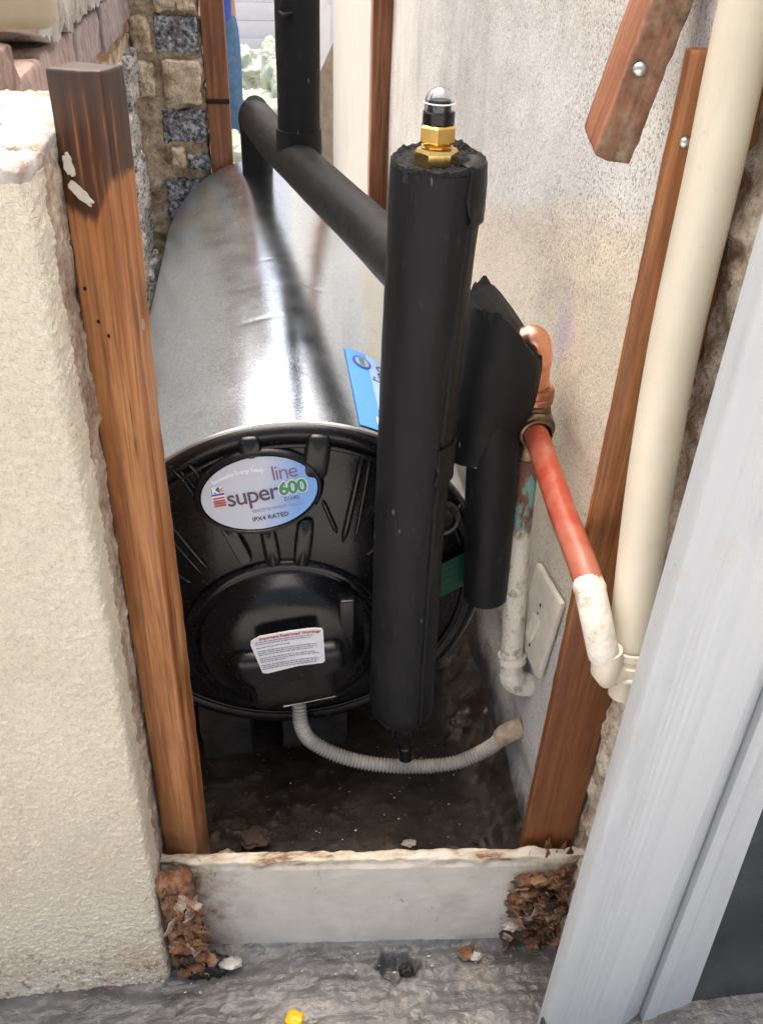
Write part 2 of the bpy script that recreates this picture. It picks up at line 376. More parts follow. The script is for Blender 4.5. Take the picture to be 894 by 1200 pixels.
MT['i_lime'] = ink('lime_ink', (.62, .74, .46)); MT['i_dgreen'] = ink('dark_green_print', (.006, .06, .038)); MT['i_grey'] = ink('grey_ink', (.20, .21, .24))
MT['i_teal'] = ink('teal_line_ink', (.03, .16, .12))
n = N('oval_label_print'); x = n.sep()[0]
MT['oval'] = n.set(color=n.ramp(n.math('ADD', x, n.math('MULTIPLY', n.sep()[2], -.15)), [(0.0, (.50, .54, .62)), (.001, (.50, .54, .63)), (.05, (.13, .33, .72))]), rough=.3)
n.t.nodes  # gradient is the printed background of the label
MT['sideblue'] = ink('blue_sticker_print', (.07, .27, .70)); MT['sidepale'] = ink('pale_sticker_print', (.27, .46, .74))
MT['paper'] = plain('white_sticker', (.70, .72, .76), .45, 0, .04, 60)
MT['shirt'] = plain('blue_shirt_cloth', (.012, .055, .32), .85, 0, .2, 20)
MT['jeans'] = plain('blue_denim', (.05, .115, .21), .85, 0, .25, 30)
MT['skin'] = plain('skin', (.30, .16, .10), .5, 0, .05); MT['hair'] = plain('dark_hair', (.01, .008, .007), .6); MT['shoe'] = plain('dark_leather', (.03, .025, .02), .5)

# ------------------------------------------------------------------ scene-graph helpers
def tag(o, label, cat, group=None):
    o['label'] = label; o['category'] = cat
    if group: o['group'] = group
    return o
def thing(name, label, cat, base=(0, 0, 0), group=None):
    o = bpy.data.objects.new(name, None); COL.objects.link(o); o.location = base
    o.empty_display_size = .05
    return tag(o, label, cat, group)
def origin(p):
    v = V((0, 0, 0))
    while p is not None: v += p.location; p = p.parent
    return v
def mesh(name, verts, faces, mat, parent=None, smooth=True, base=None, mats=None, fm=None):
    """verts in world coordinates; base = object origin for top-level meshes"""
    off = origin(parent) if parent else V(base or (0, 0, 0))
    me = bpy.data.meshes.new(name)
    me.from_pydata([tuple(V(v) - off) for v in verts], [], faces)
    bm = bmesh.new(); bm.from_mesh(me); bmesh.ops.recalc_face_normals(bm, faces=bm.faces); bm.to_mesh(me); bm.free()
    for m in (mats or [mat]): me.materials.append(MT[m])
    if fm:
        for p, k in zip(me.polygons, fm): p.material_index = k
    if smooth: me.polygons.foreach_set('use_smooth', [True] * len(me.polygons))
    me.update()
    o = bpy.data.objects.new(name, me); COL.objects.link(o)
    if parent: o.parent = parent
    elif base: o.location = base
    return o
def struct(o): o['kind'] = 'structure'; return o
def stuff(o): o['kind'] = 'stuff'; return o
def sharp(o, ang=35):
    me = o.data
    try: me.set_sharp_from_angle(angle=math.radians(ang))
    except Exception: pass
    return o
def nz(p, s, seed=0, o=4):
    return noise.fractal(V((p[0] * s + seed * 7.31, p[1] * s - seed * 3.7, p[2] * s + seed)), 1.0, 2.0, o)
def lin(a, b, n): return [a + (b - a) * i / n for i in range(n + 1)]
def edged(a, b, n, r): return [a, a + r * .3, a + r] + lin(a + r, b - r, n)[1:-1] + [b - r, b - r * .3, b]
def lattice(xs, ys, zs, r=.005, disp=None, skip=()):
    """surface of a rounded box on a lattice, displaced along its normal"""
    lo = V((xs[0], ys[0], zs[0])); hi = V((xs[-1], ys[-1], zs[-1]))
    idx = {}; vs = []; fs = []
    def vid(i, j, k):
        if (i, j, k) in idx: return idx[(i, j, k)]
        p = V((xs[i], ys[j], zs[k]))
        q = V([min(max(p[a], lo[a] + r), hi[a] - r) for a in range(3)])
        d = p - q
        nn = d.normalized() if d.length > 1e-9 else V((0, 0, 1))
        w = q + nn * r
        if disp: w = w + disp(w, nn)
        idx[(i, j, k)] = len(vs); vs.append(w); return len(vs) - 1
    nx, ny, nz_ = len(xs) - 1, len(ys) - 1, len(zs) - 1
    for f, (A, B, fn) in {'x0': (ny, nz_, lambda a, b: (0, a, b)), 'x1': (ny, nz_, lambda a, b: (nx, a, b)), 'y0': (nx, nz_, lambda a, b: (a, 0, b)),
                          'y1': (nx, nz_, lambda a, b: (a, ny, b)), 'z0': (nx, ny, lambda a, b: (a, b, 0)), 'z1': (nx, ny, lambda a, b: (a, b, nz_))}.items():
        if f in skip: continue
        for a in range(A):
            for b in range(B):
                fs.append((vid(*fn(a, b)), vid(*fn(a + 1, b)), vid(*fn(a + 1, b + 1)), vid(*fn(a, b + 1))))
    return vs, fs
def box(name, lo, hi, mat, parent=None, r=.003, amp=0, sc=20, seed=0, n=(1, 1, 1), rot=None, base=None, smooth=True):
    c = (V(lo) + V(hi)) / 2; h = (V(hi) - V(lo)) / 2
    r = min(r, min(h) * .9)
    d = (lambda p, nn: nn * (amp * nz(p + c, sc, seed))) if amp else None
    vs, fs = lattice(*[edged(-h[a], h[a], max(1, n[a]), r) for a in range(3)], r=r, disp=d)
    if rot is not None: vs = [rot @ v for v in vs]
    return sharp(mesh(name, [v + c for v in vs], fs, mat, parent, smooth, base), 60)
def catmull(pts, k=8):
    pts = [V(p) for p in pts]; P = [pts[0] * 2 - pts[1]] + pts + [pts[-1] * 2 - pts[-2]]
    out = []
    for i in range(1, len(P) - 2):
        a, b, c, d = P[i - 1:i + 3]
        for s in range(k):
            t = s / k
            out.append(.5 * ((2 * b) + (c - a) * t + (2 * a - 5 * b + 4 * c - d) * t * t + (3 * b - a - 3 * c + d) * t ** 3))
    out.append(pts[-1]); return out
def tube_geo(pts, rad, seg=24, cap=True, rf=None, ref=None):
    pts = [V(p) for p in pts]; n = len(pts); vs = []; fs = []
    up = V(ref) if ref else None
    acc = 0
    for i, p in enumerate(pts):
        t = (pts[min(i + 1, n - 1)] - pts[max(i - 1, 0)]).normalized()
        if up is None: up = t.orthogonal()
        up = (up - t * up.dot(t)).normalized(); s = t.cross(up)
        if i: acc += (p - pts[i - 1]).length
        r = rad(i / (n - 1)) if callable(rad) else (rad[i] if isinstance(rad, list) else rad)
        for k in range(seg):
            a = 2 * math.pi * k / seg
            q = r * (rf(i / (n - 1), a, acc) if rf else 1)
            vs.append(p + (up * math.cos(a) + s * math.sin(a)) * q)
    for i in range(n - 1):
        for k in range(seg):
            fs.append((i * seg + k, i * seg + (k + 1) % seg, (i + 1) * seg + (k + 1) % seg, (i + 1) * seg + k))
    if cap:
        for e in (0, n - 1):
            vs.append(pts[e]); ci = len(vs) - 1
            for k in range(seg): fs.append((ci, e * seg + k, e * seg + (k + 1) % seg))
    return vs, fs
def tube(name, pts, rad, mat, parent=None, seg=24, cap=True, rf=None, base=None, ref=None, ang=50):
    vs, fs = tube_geo(pts, rad, seg, cap, rf, ref)
    return sharp(mesh(name, vs, fs, mat, parent, True, base), ang)
def lathe(name, prof, c, axis, mat, parent=None, seg=48, ang=40, base=None, phase=0.0):
    """prof: list of (radius, height along axis)"""
    axis = V(axis).normalized(); u = axis.orthogonal().normalized(); w = axis.cross(u); c = V(c)
    vs = []; fs = []
    for r, h in prof:
        for k in range(seg):
            a = 2 * math.pi * k / seg + phase
            vs.append(c + axis * h + (u * math.cos(a) + w * math.sin(a)) * max(r, 1e-5))
    for i in range(len(prof) - 1):
        for k in range(seg):
            fs.append((i * seg + k, i * seg + (k + 1) % seg, (i + 1) * seg + (k + 1) % seg, (i + 1) * seg + k))
    return sharp(mesh(name, vs, fs, mat, parent, True, base), ang)
def lump(name, c, size, mat, parent=None, amp=.25, sc=2.0, seed=0, sub=4, flat=None, base=None):
    bm = bmesh.new(); bmesh.ops.create_icosphere(bm, subdivisions=sub, radius=1)
    vs = []
    for v in bm.verts:
        d = v.co.normalized(); k = 1 + amp * nz(d, sc, seed, 5)
        p = V((d.x * size[0] * k, d.y * size[1] * k, d.z * size[2] * k))
        if flat is not None and p.z < flat: p.z = flat
        vs.append(V(c) + p)
    fs = [tuple(q.index for q in f.verts) for f in bm.faces]; bm.free()
    return mesh(name, vs, fs, mat, parent, True, base)
def text(name, s, size, mat, parent, fn, align='CENTER', bold=0.0, shear=0.0, spacing=1.0):
    cu = bpy.data.curves.new('t', 'FONT'); cu.body = s; cu.size = size; cu.align_x = align; cu.align_y = 'CENTER'
    cu.offset = bold; cu.shear = shear; cu.space_character = spacing; cu.resolution_u = 3
    ob = bpy.data.objects.new('t', cu); COL.objects.link(ob)
    bpy.context.view_layer.update()
    me = bpy.data.meshes.new_from_object(ob.evaluated_get(bpy.context.evaluated_depsgraph_get()))
    vs = [fn(v.co.x, v.co.y) for v in me.vertices]; fs = [tuple(p.vertices) for p in me.polygons]
    bpy.data.objects.remove(ob); bpy.data.curves.remove(cu); bpy.data.meshes.remove(me)
    return mesh(name, vs, fs, mat, parent, False)
def poly(name, pts2, mat, parent, fn):
    return mesh(name, [fn(*p) for p in pts2], [tuple(range(len(pts2)))], mat, parent, False)

# ================================================================== SETTING
GZ = -.505
# ground: one sheet to the horizon
vs = []; fs = []; q = [-200, -40, -12, -4, -1.5, 0, 1.5, 4, 12, 40, 200]
for y in q:
    for x in q: vs.append((x, y, GZ - .055))
k = len(q)
for j in range(k - 1):
    for i in range(k - 1): fs.append((j * k + i, j * k + i + 1, (j + 1) * k + i + 1, (j + 1) * k + i))
struct(mesh('ground', vs, fs, 'paving'))

# painted step in front of the opening
def slab_y(x): return -.232 - .083 * (x + .168)          # line of the sill front
xs = lin(-1.3, -.55, 10)[:-1] + lin(-.55, .65, 330) + lin(.65, 1.4, 10)[1:]
ys = lin(-1.6, -.55, 12)[:-1] + lin(-.55, -.20, 95)
vs = []; fs = []
HOLE = V((.127, -.292))
for y in ys:
    for x in xs:
        d = slab_y(x) - y
        z = -.500
        z += .013 * math.exp(-max(d, 0) / .02)
        z += .006 * nz((x * .55, y * 1.5, 0), 9, 2, 3) * min(1, max(d, 0) / .05 + .25)
        z += .0028 * (.35 - abs(nz((x * .42 + .02 * nz((x, y, 0), 14, 7), y * 1.5, 0), 34, 5, 4))) * 1.3
        z += .0011 * nz((x, y, 0), 95, 8, 3)
        z -= max(0, d - .12) * .10
        h = math.hypot((x - HOLE.x) / .028, (y - HOLE.y) / .016) + .7 * nz((x, y, 0), 55, 3) + .3 * nz((x, y, 0), 150, 5)
        if h < 1.25: z -= .034 * max(0, min(1, (1.15 - h) / .35))
        elif h < 1.8: z += .004 * (1.8 - h)
        vs.append((x, y, z))
k = len(xs)
for j in range(len(ys) - 1):
    for i in range(k - 1): fs.append((j * k + i, j * k + i + 1, (j + 1) * k + i + 1, (j + 1) * k + i))
struct(mesh('painted_step', vs, fs, 'bitumen'))

# pit floor under the heater
FZ = -.392
xs = lin(-.45, .345, 200); ys = lin(-.235, .35, 150) + lin(.35, 1.5, 30)[1:]
vs = []; fs = []
for y in ys:
    for x in xs:
        z = FZ + .006 * nz((x, y, 0), 9, 1, 3) + .004 * max(0, nz((x, y, 0), 40, 4, 5)) * (1 + 2 * max(0, x))
        z += .035 * max(0, (x - .275) / .06) ** 1.6 + .01 * max(0, (x - .25) / .06) * nz((x, y, 0), 22, 6, 4)
        b = math.hypot((x + .11) / .05, (y + .12) / .05)
        z += .022 * max(0, 1 - b) * (1 + nz((x, y, 0), 50, 9))
        vs.append((x, y, z))
k = len(xs)
for j in range(len(ys) - 1):
    for i in range(k - 1): fs.append((j * k + i, j * k + i + 1, (j + 1) * k + i + 1, (j + 1) * k + i))
struct(mesh('pit_floor', vs, fs, 'soil'))

GZ = -.54
# ---- left rendered wall
def wall_left_edge(z): return -.2055 + .0195 * (z + .5) / 1.15
w = thing('rendered_wall', 'cream stucco wall standing left of the opening, rough plaster finish', 'wall', (-.7, -.275, -.5))
TOPZ = .646
xs = lin(-1.0, -.02, 30)[:-1] + lin(-.02, .235, 128)[:-1] + lin(.235, .265, 16)
xs = [x - .265 for x in xs]                       # right face at x = 0, shifted to the leaning edge below
ys = [-.278, -.272, -.264, -.255, -.245] + lin(-.23, -.005, 36)
zs = lin(-.53, .60, 540) + lin(.60, TOPZ, 18)[1:]
def wd(p, nn):
    e = wall_left_edge(p.z) + .0015 * nz((0, 0, p.z), 7, 4) + .0010 * nz((0, 0, p.z), 45, 6)
    k = max(0, 1 + p.x / .5)
    a = .0020 * nz(p, 180, 1, 2) + .002 * nz(p, 6, 2, 3)
    if nn.x > .8:                                 # broken reveal
        a += (.003 * nz((p.x, p.y, p.z * .5), 80, 3, 5) + .001) * min(1, max(0, (p.y + .238) / .01))
    return V((e, 0, 0)) + nn * a
vs, fs = lattice(xs, ys, zs, .008, wd, skip=('y1', 'z0', 'x0'))
fm = []
for f in fs:
    c = sum((vs[i] for i in f), V((0, 0, 0))) / 4
    if c.z > TOPZ - .012: fm.append(1)
    elif c.y > -.232 + .006 * nz(c, 30, 5) and c.x > wall_left_edge(c.z) - .06: fm.append(2)
    else: fm.append(0)
mesh('render_coat', vs, fs, 'stucco', w, True, mats=['stucco', 'walltop', 'mortar_grey'], fm=fm)

# ---- left rubble wall beside the heater, brick course and plaster on top
w = thing('rubble_wall', 'old rubble stone wall with a course of bricks, left of the heater', 'wall', (-.4, .6, -.45))
box('core', (-.52, .0, -.5), (-.296, 1.30, .60), 'mortar', w, .01, .008, 14, 3, (6, 24, 20))
random.seed(11)
zc = -.45
while zc < .53:
    h = random.uniform(.10, .16); h = min(h, .545 - zc)
    if h < .05: break
    y = .0 + random.uniform(-.03, .05)
    while y < 1.24:
        l = min(random.uniform(.13, .27), 1.262 - y)
        if l > .05:
            s = random.uniform(-.004, .004)
            box('stone', (-.35, y + .003, zc + .003), (-.284 + s, y + l - .003, zc + h - .003), 'rubble', w, .008, .007, 26, random.randint(0, 99), (3, 8, 6))
        y += l
    zc += h
bm0 = None
for i, (y0, y1) in enumerate([(-.02, .07), (.08, .285), (.30, .535), (.552, .785), (.80, 1.035), (1.05, 1.262)]):
    b = box('brick', (-.42, y0, .556 + .004 * (i % 2)), (-.279 + random.uniform(-.004, .004), y1, .630 + random.uniform(-.004, .004)), 'brick', w, .006, .004, 45, i, (3, 7, 4))
box('mortar_bed', (-.43, -.02, .535), (-.288, 1.262, .568), 'mortar_red', w, .006, .008, 40, 2, (2, 60, 2))
# broken plaster capping
vs = []; fs = []
ys = lin(.27, 1.262, 120)
for y in ys:
    b = .648 - .010 + .012 * nz((0, y, 0), 22, 3, 5) - .010 * max(0, nz((0, y, 0), 70, 9))
    if y < .36: b += .02 * (.36 - y) / .09
    for x, z in ((-.45, .80), (-.272, .80), (-.272, b + .02), (-.274, b), (-.30, b + .003), (-.45, b + .003)): vs.append((x, y, z))
for j in range(len(ys) - 1):
    for i in range(6): fs.append((j * 6 + i, j * 6 + (i + 1) % 6, (j + 1) * 6 + (i + 1) % 6, (j + 1) * 6 + i))
fs.append(tuple(range(6))); fs.append(tuple(range(len(vs) - 6, len(vs))))
mesh('plaster_capping', vs, fs, 'walltop', w, False)
for (x0, x1, y0, z0, z1) in ((-.60, -.475, .0, .61, .70), (-.465, -.40, -.005, .61, .688), (-.392, -.33, .01, .60, .675), (-.325, -.272, .015, .60, .668)):
    box('brick', (x0, y0, z0), (x1, y0 + .10, z1), 'brick', w, .003, .0045, 70, int(x0 * -90), (9, 6, 9))

# ---- stone pillar behind the heater
w = thing('stone_pillar', 'pillar of squared grey stones in sandy mortar behind the heater', 'pillar', (-.21, 1.36, -.5))
box('mortar_core', (-.30, 1.290, -.5), (-.139, 1.45, .95), 'mortar', w, .006, .011, 38, 4, (18, 8, 150))
for i, (x0, x1, z0, z1) in enumerate([(-.300, -.215, .600, .66), (-.238, -.146, .488, .562), (-.240, -.140, .300, .372), (-.19, -.142, .238, .272),
                         (-.248, -.16, .115, .215), (-.26, -.16, -.02, .07), (-.245, -.15, .69, .77), (-.25, -.15, -.2, -.1)]):
    box('stone', (x0, 1.271 + .004 * (i % 3), z0), (x1, 1.34, z1), 'stone', w, .005, .0065, 60, i + 3, (12, 4, 10))
for i, (x0, x1, z0, z1) in enumerate([(-.232, -.148, .385, .474), (-.288, -.246, .49, .56), (-.285, -.248, .40, .47), (-.232, -.19, .572, .625), (-.185, -.145, .575, .60), (-.225, -.195, .24, .288)]):
    box('sandstone', (x0, 1.268 + .003 * (i % 2), z0), (x1, 1.33, z1), 'mortar', w, .006, .007, 45, i + 20, (10, 3, 10))

# ---- right interior wall
w = thing('spattered_wall', 'pale speckled plaster wall along the right of the heater', 'wall', (.40, .7, -.5))
xs = [.333, .5]; ys = lin(-.225, 1.60, 120); zs = lin(-.5, 1.15, 110)
vs = []; fs = []
for y in ys:
    for zz in zs: vs.append((.333 + .0035 * nz((0, y, zz), 4, 3, 3) + (.006 * max(0, nz((0, y, zz), 14, 5)) * (1 if zz < -.1 else 0)), y, zz))
k = len(zs)
for j in range(len(ys) - 1):
    for i in range(k - 1): fs.append((j * k + i, j * k + i + 1, (j + 1) * k + i + 1, (j + 1) * k + i))
mesh('plaster_face', vs, fs, 'spatter', w)
box('core', (.342, -.22, -.5), (.50, 1.595, 1.145), 'mortar', w, .005)
# right outer wall end with broken render edge
w = thing('broken_render_edge', 'rough broken plaster edge between timber batten and white frame', 'wall', (.60, -.24, -.5))
def rd(p, nn):
    e = .012 * nz((0, p.y, p.z), 12, 2, 4) + .007 * nz(p, 50, 4, 5)
    return V((e if p.x < .5 else 0, 0, 0)) + nn * .003 * nz(p, 60, 8)
vs, fs = lattice(lin(.381, .46, 16) + [1.1], lin(-.318, -.20, 18), lin(-.5, 1.1, 300), .008, rd, skip=('y1', 'z0'))
fm = [0 if sum((vs[i] for i in f), V((0, 0, 0))).y / 4 > -.306 + .02 * nz(sum((vs[i] for i in f), V((0, 0, 0))) / 4, 9, 2) else 1 for f in fs]
mesh('render_edge', vs, fs, 'edge', w, True, mats=['edge', 'stucco'], fm=fm)

# ---- sill slab across the opening
ang = math.atan2(-.083, 1)
RZ = Matrix.Rotation(ang, 3, 'Z')
t = thing('sill_slab', 'chipped white painted sill slab across the bottom of the opening', 'sill', (.09, -.236, -.5))
def sdp(p, nn):
    a = .0010 * nz(p, 12, 3, 3) + .0004 * nz(p, 80, 4)
    if p.z > .10: a += .0035 * nz((p.x, p.y * 2, p.z), 34, 7, 5) - .002
    ex = max(0, abs(p.x) - .255)
    if nn.y < -.3: a -= min(.012, ex * .22 * (1 + nz(p, 22, 9, 4)))
    return nn * a
vs, fs = lattice(lin(-.33, .33, 220), lin(-.010, .010, 8), lin(-.15, .115, 90), .005, sdp)
o = mesh('slab', [RZ @ v + V((.095, -.2455, -.395)) for v in vs], fs, 'slab', t)
# give the slab its own frame so the paint follows it
o.data.transform(Matrix.Translation(-V((.005, -.0095, .105)))); o.location = (.005, -.0095, .105)

# ================================================================== TIMBER
def timber(name, base, top, w, d, mat, label, cat='post', roll=0.0, warp=.003, seed=0, group=None, n=30, notch=None, down=0.0):
    base = V(base); top = V(top); L = (top - base).length
    q = (top - base).to_track_quat('Z', 'Y'); R_ = q.to_matrix()
    # keep local x near world x
    x = V((1, 0, 0)); zax = (top - base).normalized(); x = (x - zax * x.dot(zax)).normalized(); y = zax.cross(x)
    R_ = Matrix((x, y, zax)).transposed() @ Matrix.Rotation(roll, 3, 'Z')
    def dp(p, nn):
        return V((warp * nz((0, 0, p.z), 2.2, seed, 2), warp * nz((0, 0, p.z), 2.0, seed + 5, 2), 0)) + nn * (.0008 * nz(p, 60, seed) + .0005 * nz(p, 220, seed + 2))
    vs, fs = lattice(edged(-w / 2, w / 2, 3, .004), edged(-d / 2, d / 2, 3, .004), edged(-down, L, n, .004), .0035, dp)
    if notch: vs = [notch(v, L) for v in vs]
    o = mesh(name, vs, fs, mat); sharp(o, 50)
    o.location = base; o.rotation_euler = R_.to_euler()
    return tag(o, label, cat, group)
def local_part(name, o, verts, faces, mat, smooth=True):
    me = bpy.data.meshes.new(name); me.from_pydata([tuple(v) for v in verts], [], faces); me.materials.append(MT[mat])
    bm = bmesh.new(); bm.from_mesh(me); bmesh.ops.recalc_face_normals(bm, faces=bm.faces); bm.to_mesh(me); bm.free()
    if smooth: me.polygons.foreach_set('use_smooth', [True] * len(me.polygons))
    c = bpy.data.objects.new(name, me); COL.objects.link(c); c.parent = o; return c

lp = timber('timber_post', (-.166, -.190, -.282), (-.158, -.148, .690), .047, .046, 'wood_post',
            'square orange-brown timber post with dark stained top beside the stucco wall', 'post', math.radians(-17), .003, 1, n=60, down=.115)
def blob(o, cx, cz, rx, rz, y, mat, name, seed, rot=0, amp=.45, th=.0012, n=40):
    vs = [V((cx, y - th, cz))]
    for k in range(n):
        a = 2 * math.pi * k / n; q = 1 + amp * nz((math.cos(a), math.sin(a), 0), 1.6, seed, 4)
        u, v = rx * q * math.cos(a), rz * q * math.sin(a)
        vs.append(V((cx + u * math.cos(rot) - v * math.sin(rot), y - th, cz + u * math.sin(rot) + v * math.cos(rot))))
    m = len(vs); vs += [V((v.x, y + .003, v.z)) for v in vs[1:]]
    fs = [(0, 1 + k, 1 + (k + 1) % n) for k in range(n)] + [(1 + k, 1 + (k + 1) % n, m + (k + 1) % n, m + k) for k in range(n)]
    return local_part(name, o, vs, fs, mat, False)
blob(lp, -.0120, .900, .0036, .0100, -.0233, 'paintchip', 'paint_remnant', 3, .15)
blob(lp, -.0050, .878, .0042, .0125, -.0233, 'paintchip', 'paint_remnant', 5, .85, .4)
for (x, zz) in ((-.0145, .795), (-.006, .765), (.002, .752)):
    blob(lp, x, zz, .0015, .0018, -.0233, 'nailhole', 'nail_hole', 2, 0, .3, .0006, 14)
for (yy, zz) in ((-.002, .845), (.004, .755)):     # bolt heads on the right face
    vs = [V((.0245, yy + .0035 * math.cos(a), zz + .006 * math.sin(a))) for a in lin(0, 2 * math.pi, 16)[:-1]]
    vs2 = [V((.0200, v.y, v.z)) for v in vs]
    local_part('bolt_head', lp, vs + vs2, [tuple(range(16))] + [(k, (k + 1) % 16, 16 + (k + 1) % 16, 16 + k) for k in range(16)], 'steel', False)

rp = timber('timber_batten', (.342, -.240, -.282), (.349, -.232, .720), .074, .016, 'wood_right',
            'long stained timber batten behind the cream pipe on the right', 'batten', ang, .002, 9, n=60, down=.115)
def screw(o, x, zz, y, r, name='screw_head', mat='steel'):
    vs = []; fs = []; prof = ((r, 0), (r * .95, .3), (r * .6, .7), (0.0001, .8))
    for pr, ph in prof:
        for k in range(16):
            a = 2 * math.pi * k / 16; vs.append(V((x + pr * math.cos(a), y - ph * r, zz + pr * math.sin(a))))
    for i in range(3):
        for k in range(16): fs.append((i * 16 + k, i * 16 + (k + 1) % 16, (i + 1) * 16 + (k + 1) % 16, (i + 1) * 16 + k))
    return local_part(name, o, vs, fs, mat)
screw(rp, -.026, .935, -.008, .0050)
blob(rp, .0, .36, .0028, .009, -.0082, 'nailhole', 'split_hole', 8, .3, .6, .0006, 18)

ut = timber('broken_rafter', (.271, -.195, .633), (.318, -.190, .832), .033, .050, 'wood_red',
            'red-brown broken timber hanging down at upper right with a bolt', 'timber', 0, .001, 4, n=24,
            notch=lambda v, L: V((v.x + .0015 * nz((0, 0, v.z), 60, 3) * (v.x > 0), v.y, v.z + (.30 * (v.y + .025) + .002 * nz((v.x, v.y, 0), 90, 2) if v.z < .02 else 0))))
screw(ut, -.0065, .070, -.0255, .0062, 'bolt_head', 'steel')

bl = timber('back_timber', (-.111, 1.30, -.5), (-.111, 1.30, .95), .051, .05, 'wood_back', 'brown timber upright with a cut notch beside the stone pillar behind the heater', 'post', 0, .003, 6, n=30)
vs, fs = lattice([-.027, 0, .027], [-.028, -.02], [.885, .89, .896], .001)
local_part('saw_cut', bl, vs, fs, 'nailhole')
timber('corner_batten', (.306, 1.625, -.5), (.309, 1.625, 1.1), .052, .05, 'wood_back', 'narrow brown batten at the far corner of the speckled wall', 'batten', 0, .003, 8, n=20)

# ================================================================== WATER HEATER
R = .27; L = 1.258
H = thing('water_heater', 'horizontal galvanised water heater with black end cover and blue oval label', 'water heater', (0, .6, -.27))
vs = []; fs = []; seg = 160; ny = 260
for j in range(ny + 1):
    y = L * j / ny
    for k in range(seg):
        a = 2 * math.pi * k / seg
        x, z = math.sin(a), math.cos(a)
        r = R + .0009 * nz((x * 2, y * 1.5, z * 2), 1.6, 3, 2)
        for dy, da, wd_, dp_ in ((.33, -.10, .12, .0020), (.47, -.20, .10, .0012), (.58, -.06, .07, .0012), (.43, .34, .10, .0010)):
            aa = (a + math.pi) % (2 * math.pi) - math.pi
            r -= (.55 + .5 * nz((dy * 9, 0, 0), 3, 2)) * dp_ * math.exp(-((y - dy - .02 * math.sin(aa * 5)) / .006) ** 2) * math.exp(-((aa - da) / wd_) ** 2)
        vs.append((x * r, y, z * r))
for j in range(ny):
    for k in range(seg): fs.append((j * seg + k, j * seg + (k + 1) % seg, (j + 1) * seg + (k + 1) % seg, (j + 1) * seg + k))
mesh('shell', vs, fs, 'galv', H)
lathe('shell_rim', [(.2665, .004), (.2715, .003), (.2722, .0), (.2715, -.002), (.268, -.003)], (0, 0, 0), (0, 1, 0), 'rim', H, 160, 30)
lathe('rear_cover', [(.268, .0), (.262, .02), (.1, .03), (0, .03)], (0, L, 0), (0, 1, 0), 'black', H, 64)
CP = [(.2695, .004), (.2680, -.006), (.262, -.011), (.254, -.012), (.250, -.009), (.240, -.009), (.225, -.013), (.19, -.019), (.15, -.024), (.10, -.028), (.05, -.030), (0, -.030)]
def cy(x, z):
    r = math.hypot(x, z)
    for (r0, y0), (r1, y1) in zip(CP, CP[1:]):
        if r1 <= r <= r0: return y0 + (y1 - y0) * (r0 - r) / (r0 - r1 + 1e-9)
    return 0
cover = lathe('end_cover', [(r, -y) for r, y in CP], (0, 0, 0), (0, -1, 0), 'black', H, 160, 60)
def rib(x0, z0, x1, z1, w=.004, name='rib'):
    pts = [V((x0 + (x1 - x0) * t, cy(x0 + (x1 - x0) * t, z0 + (z1 - z0) * t) - .001, z0 + (z1 - z0) * t)) for t in lin(0, 1, 10)]
    return tube(name, pts, lambda t: w * min(1, .35 + 6 * t, .35 + 6 * (1 - t)), 'black', cover, 10)
def tab(cx, cz, w, h, rot, name='raised_tab'):
    """raised rounded strap with lip, on the cover"""
    vs = []; fs = []; n = 28
    rings = ((1.0, .004), (.93, -.0075), (.78, -.0095), (.0, -.0098))
    for s, dy in rings:
        for k in range(n):
            a = 2 * math.pi * k / n
            u = w * s * math.copysign(abs(math.cos(a)) ** .45, math.cos(a)); v_ = (h - w * (1 - s)) * math.copysign(abs(math.sin(a)) ** .45, math.sin(a)) if s else 0
            if s == 0: u = 0
            X = cx + u * math.cos(rot) - v_ * math.sin(rot); Z = cz + u * math.sin(rot) + v_ * math.cos(rot)
            vs.append((X, (cy(X, Z) if s == 1.0 else cy(cx, cz) + (Z - cz) * .12) + dy, Z))
    for i in range(len(rings) - 1):
        for k in range(n): fs.append((i * n + k, i * n + (k + 1) % n, (i + 1) * n + (k + 1) % n, (i + 1) * n + k))
    return sharp(mesh(name, vs, fs, 'black', cover), 50)
rib(.092, .225, .066, .100, .0048); rib(.102, .222, .082, .098, .003)
rib(-.165, .150, -.113, .064, .0042); rib(-.172, .135, -.122, .057, .003)
rib(-.168, .066, -.137, .042, .004)
rib(-.125, .222, -.108, .192, .004); rib(-.137, .212, -.12, .187, .003)
rib(.098, .075, .118, .095, .004); rib(.205, .115, .228, .14, .004); rib(.15, -.17, .19, -.125, .005); rib(-.2, -.05, -.175, -.045, .004)
tab(-.048, .236, .0145, .022, math.radians(4)); tab(.034, .228, .0165, .030, math.radians(-8))
tab(-.074, .112, .010, .036, math.radians(22)); tab(-.030, .104, .011, .032, math.radians(7)); tab(.014, .106, .012, .036, math.radians(-7))
for a_ in (205, 235, 305, 325):
    ca, sa = math.cos(math.radians(a_)), math.sin(math.radians(a_)); rib(ca * .232, sa * .232, ca * .165, sa * .165, .0042)
rib(-.105, .150, -.145, .215, .0035); rib(.040, .165, .058, .115, .0035)
# concentric step lines
lathe('step_ring', [(.2455, .006), (.2455, .0125), (.2425, .0138), (.2395, .0125), (.2395, .006)], (0, 0, 0), (0, -1, 0), 'black', cover, 120, 60)
# round cap at right of the label
kb = lathe('round_plug', [(.030, .016), (.030, .026), (.027, .030), (.022, .029), (.020, .025), (0, .027)], (.128, 0, .133), (0, -1, 0), 'black', H, 40)
kb2 = lathe('round_plug', [(.026, .008), (.026, .022), (.023, .027), (.019, .026), (.017, .021), (0, .023)], (.198, 0, .125), (0, -1, 0), 'black', H, 40)
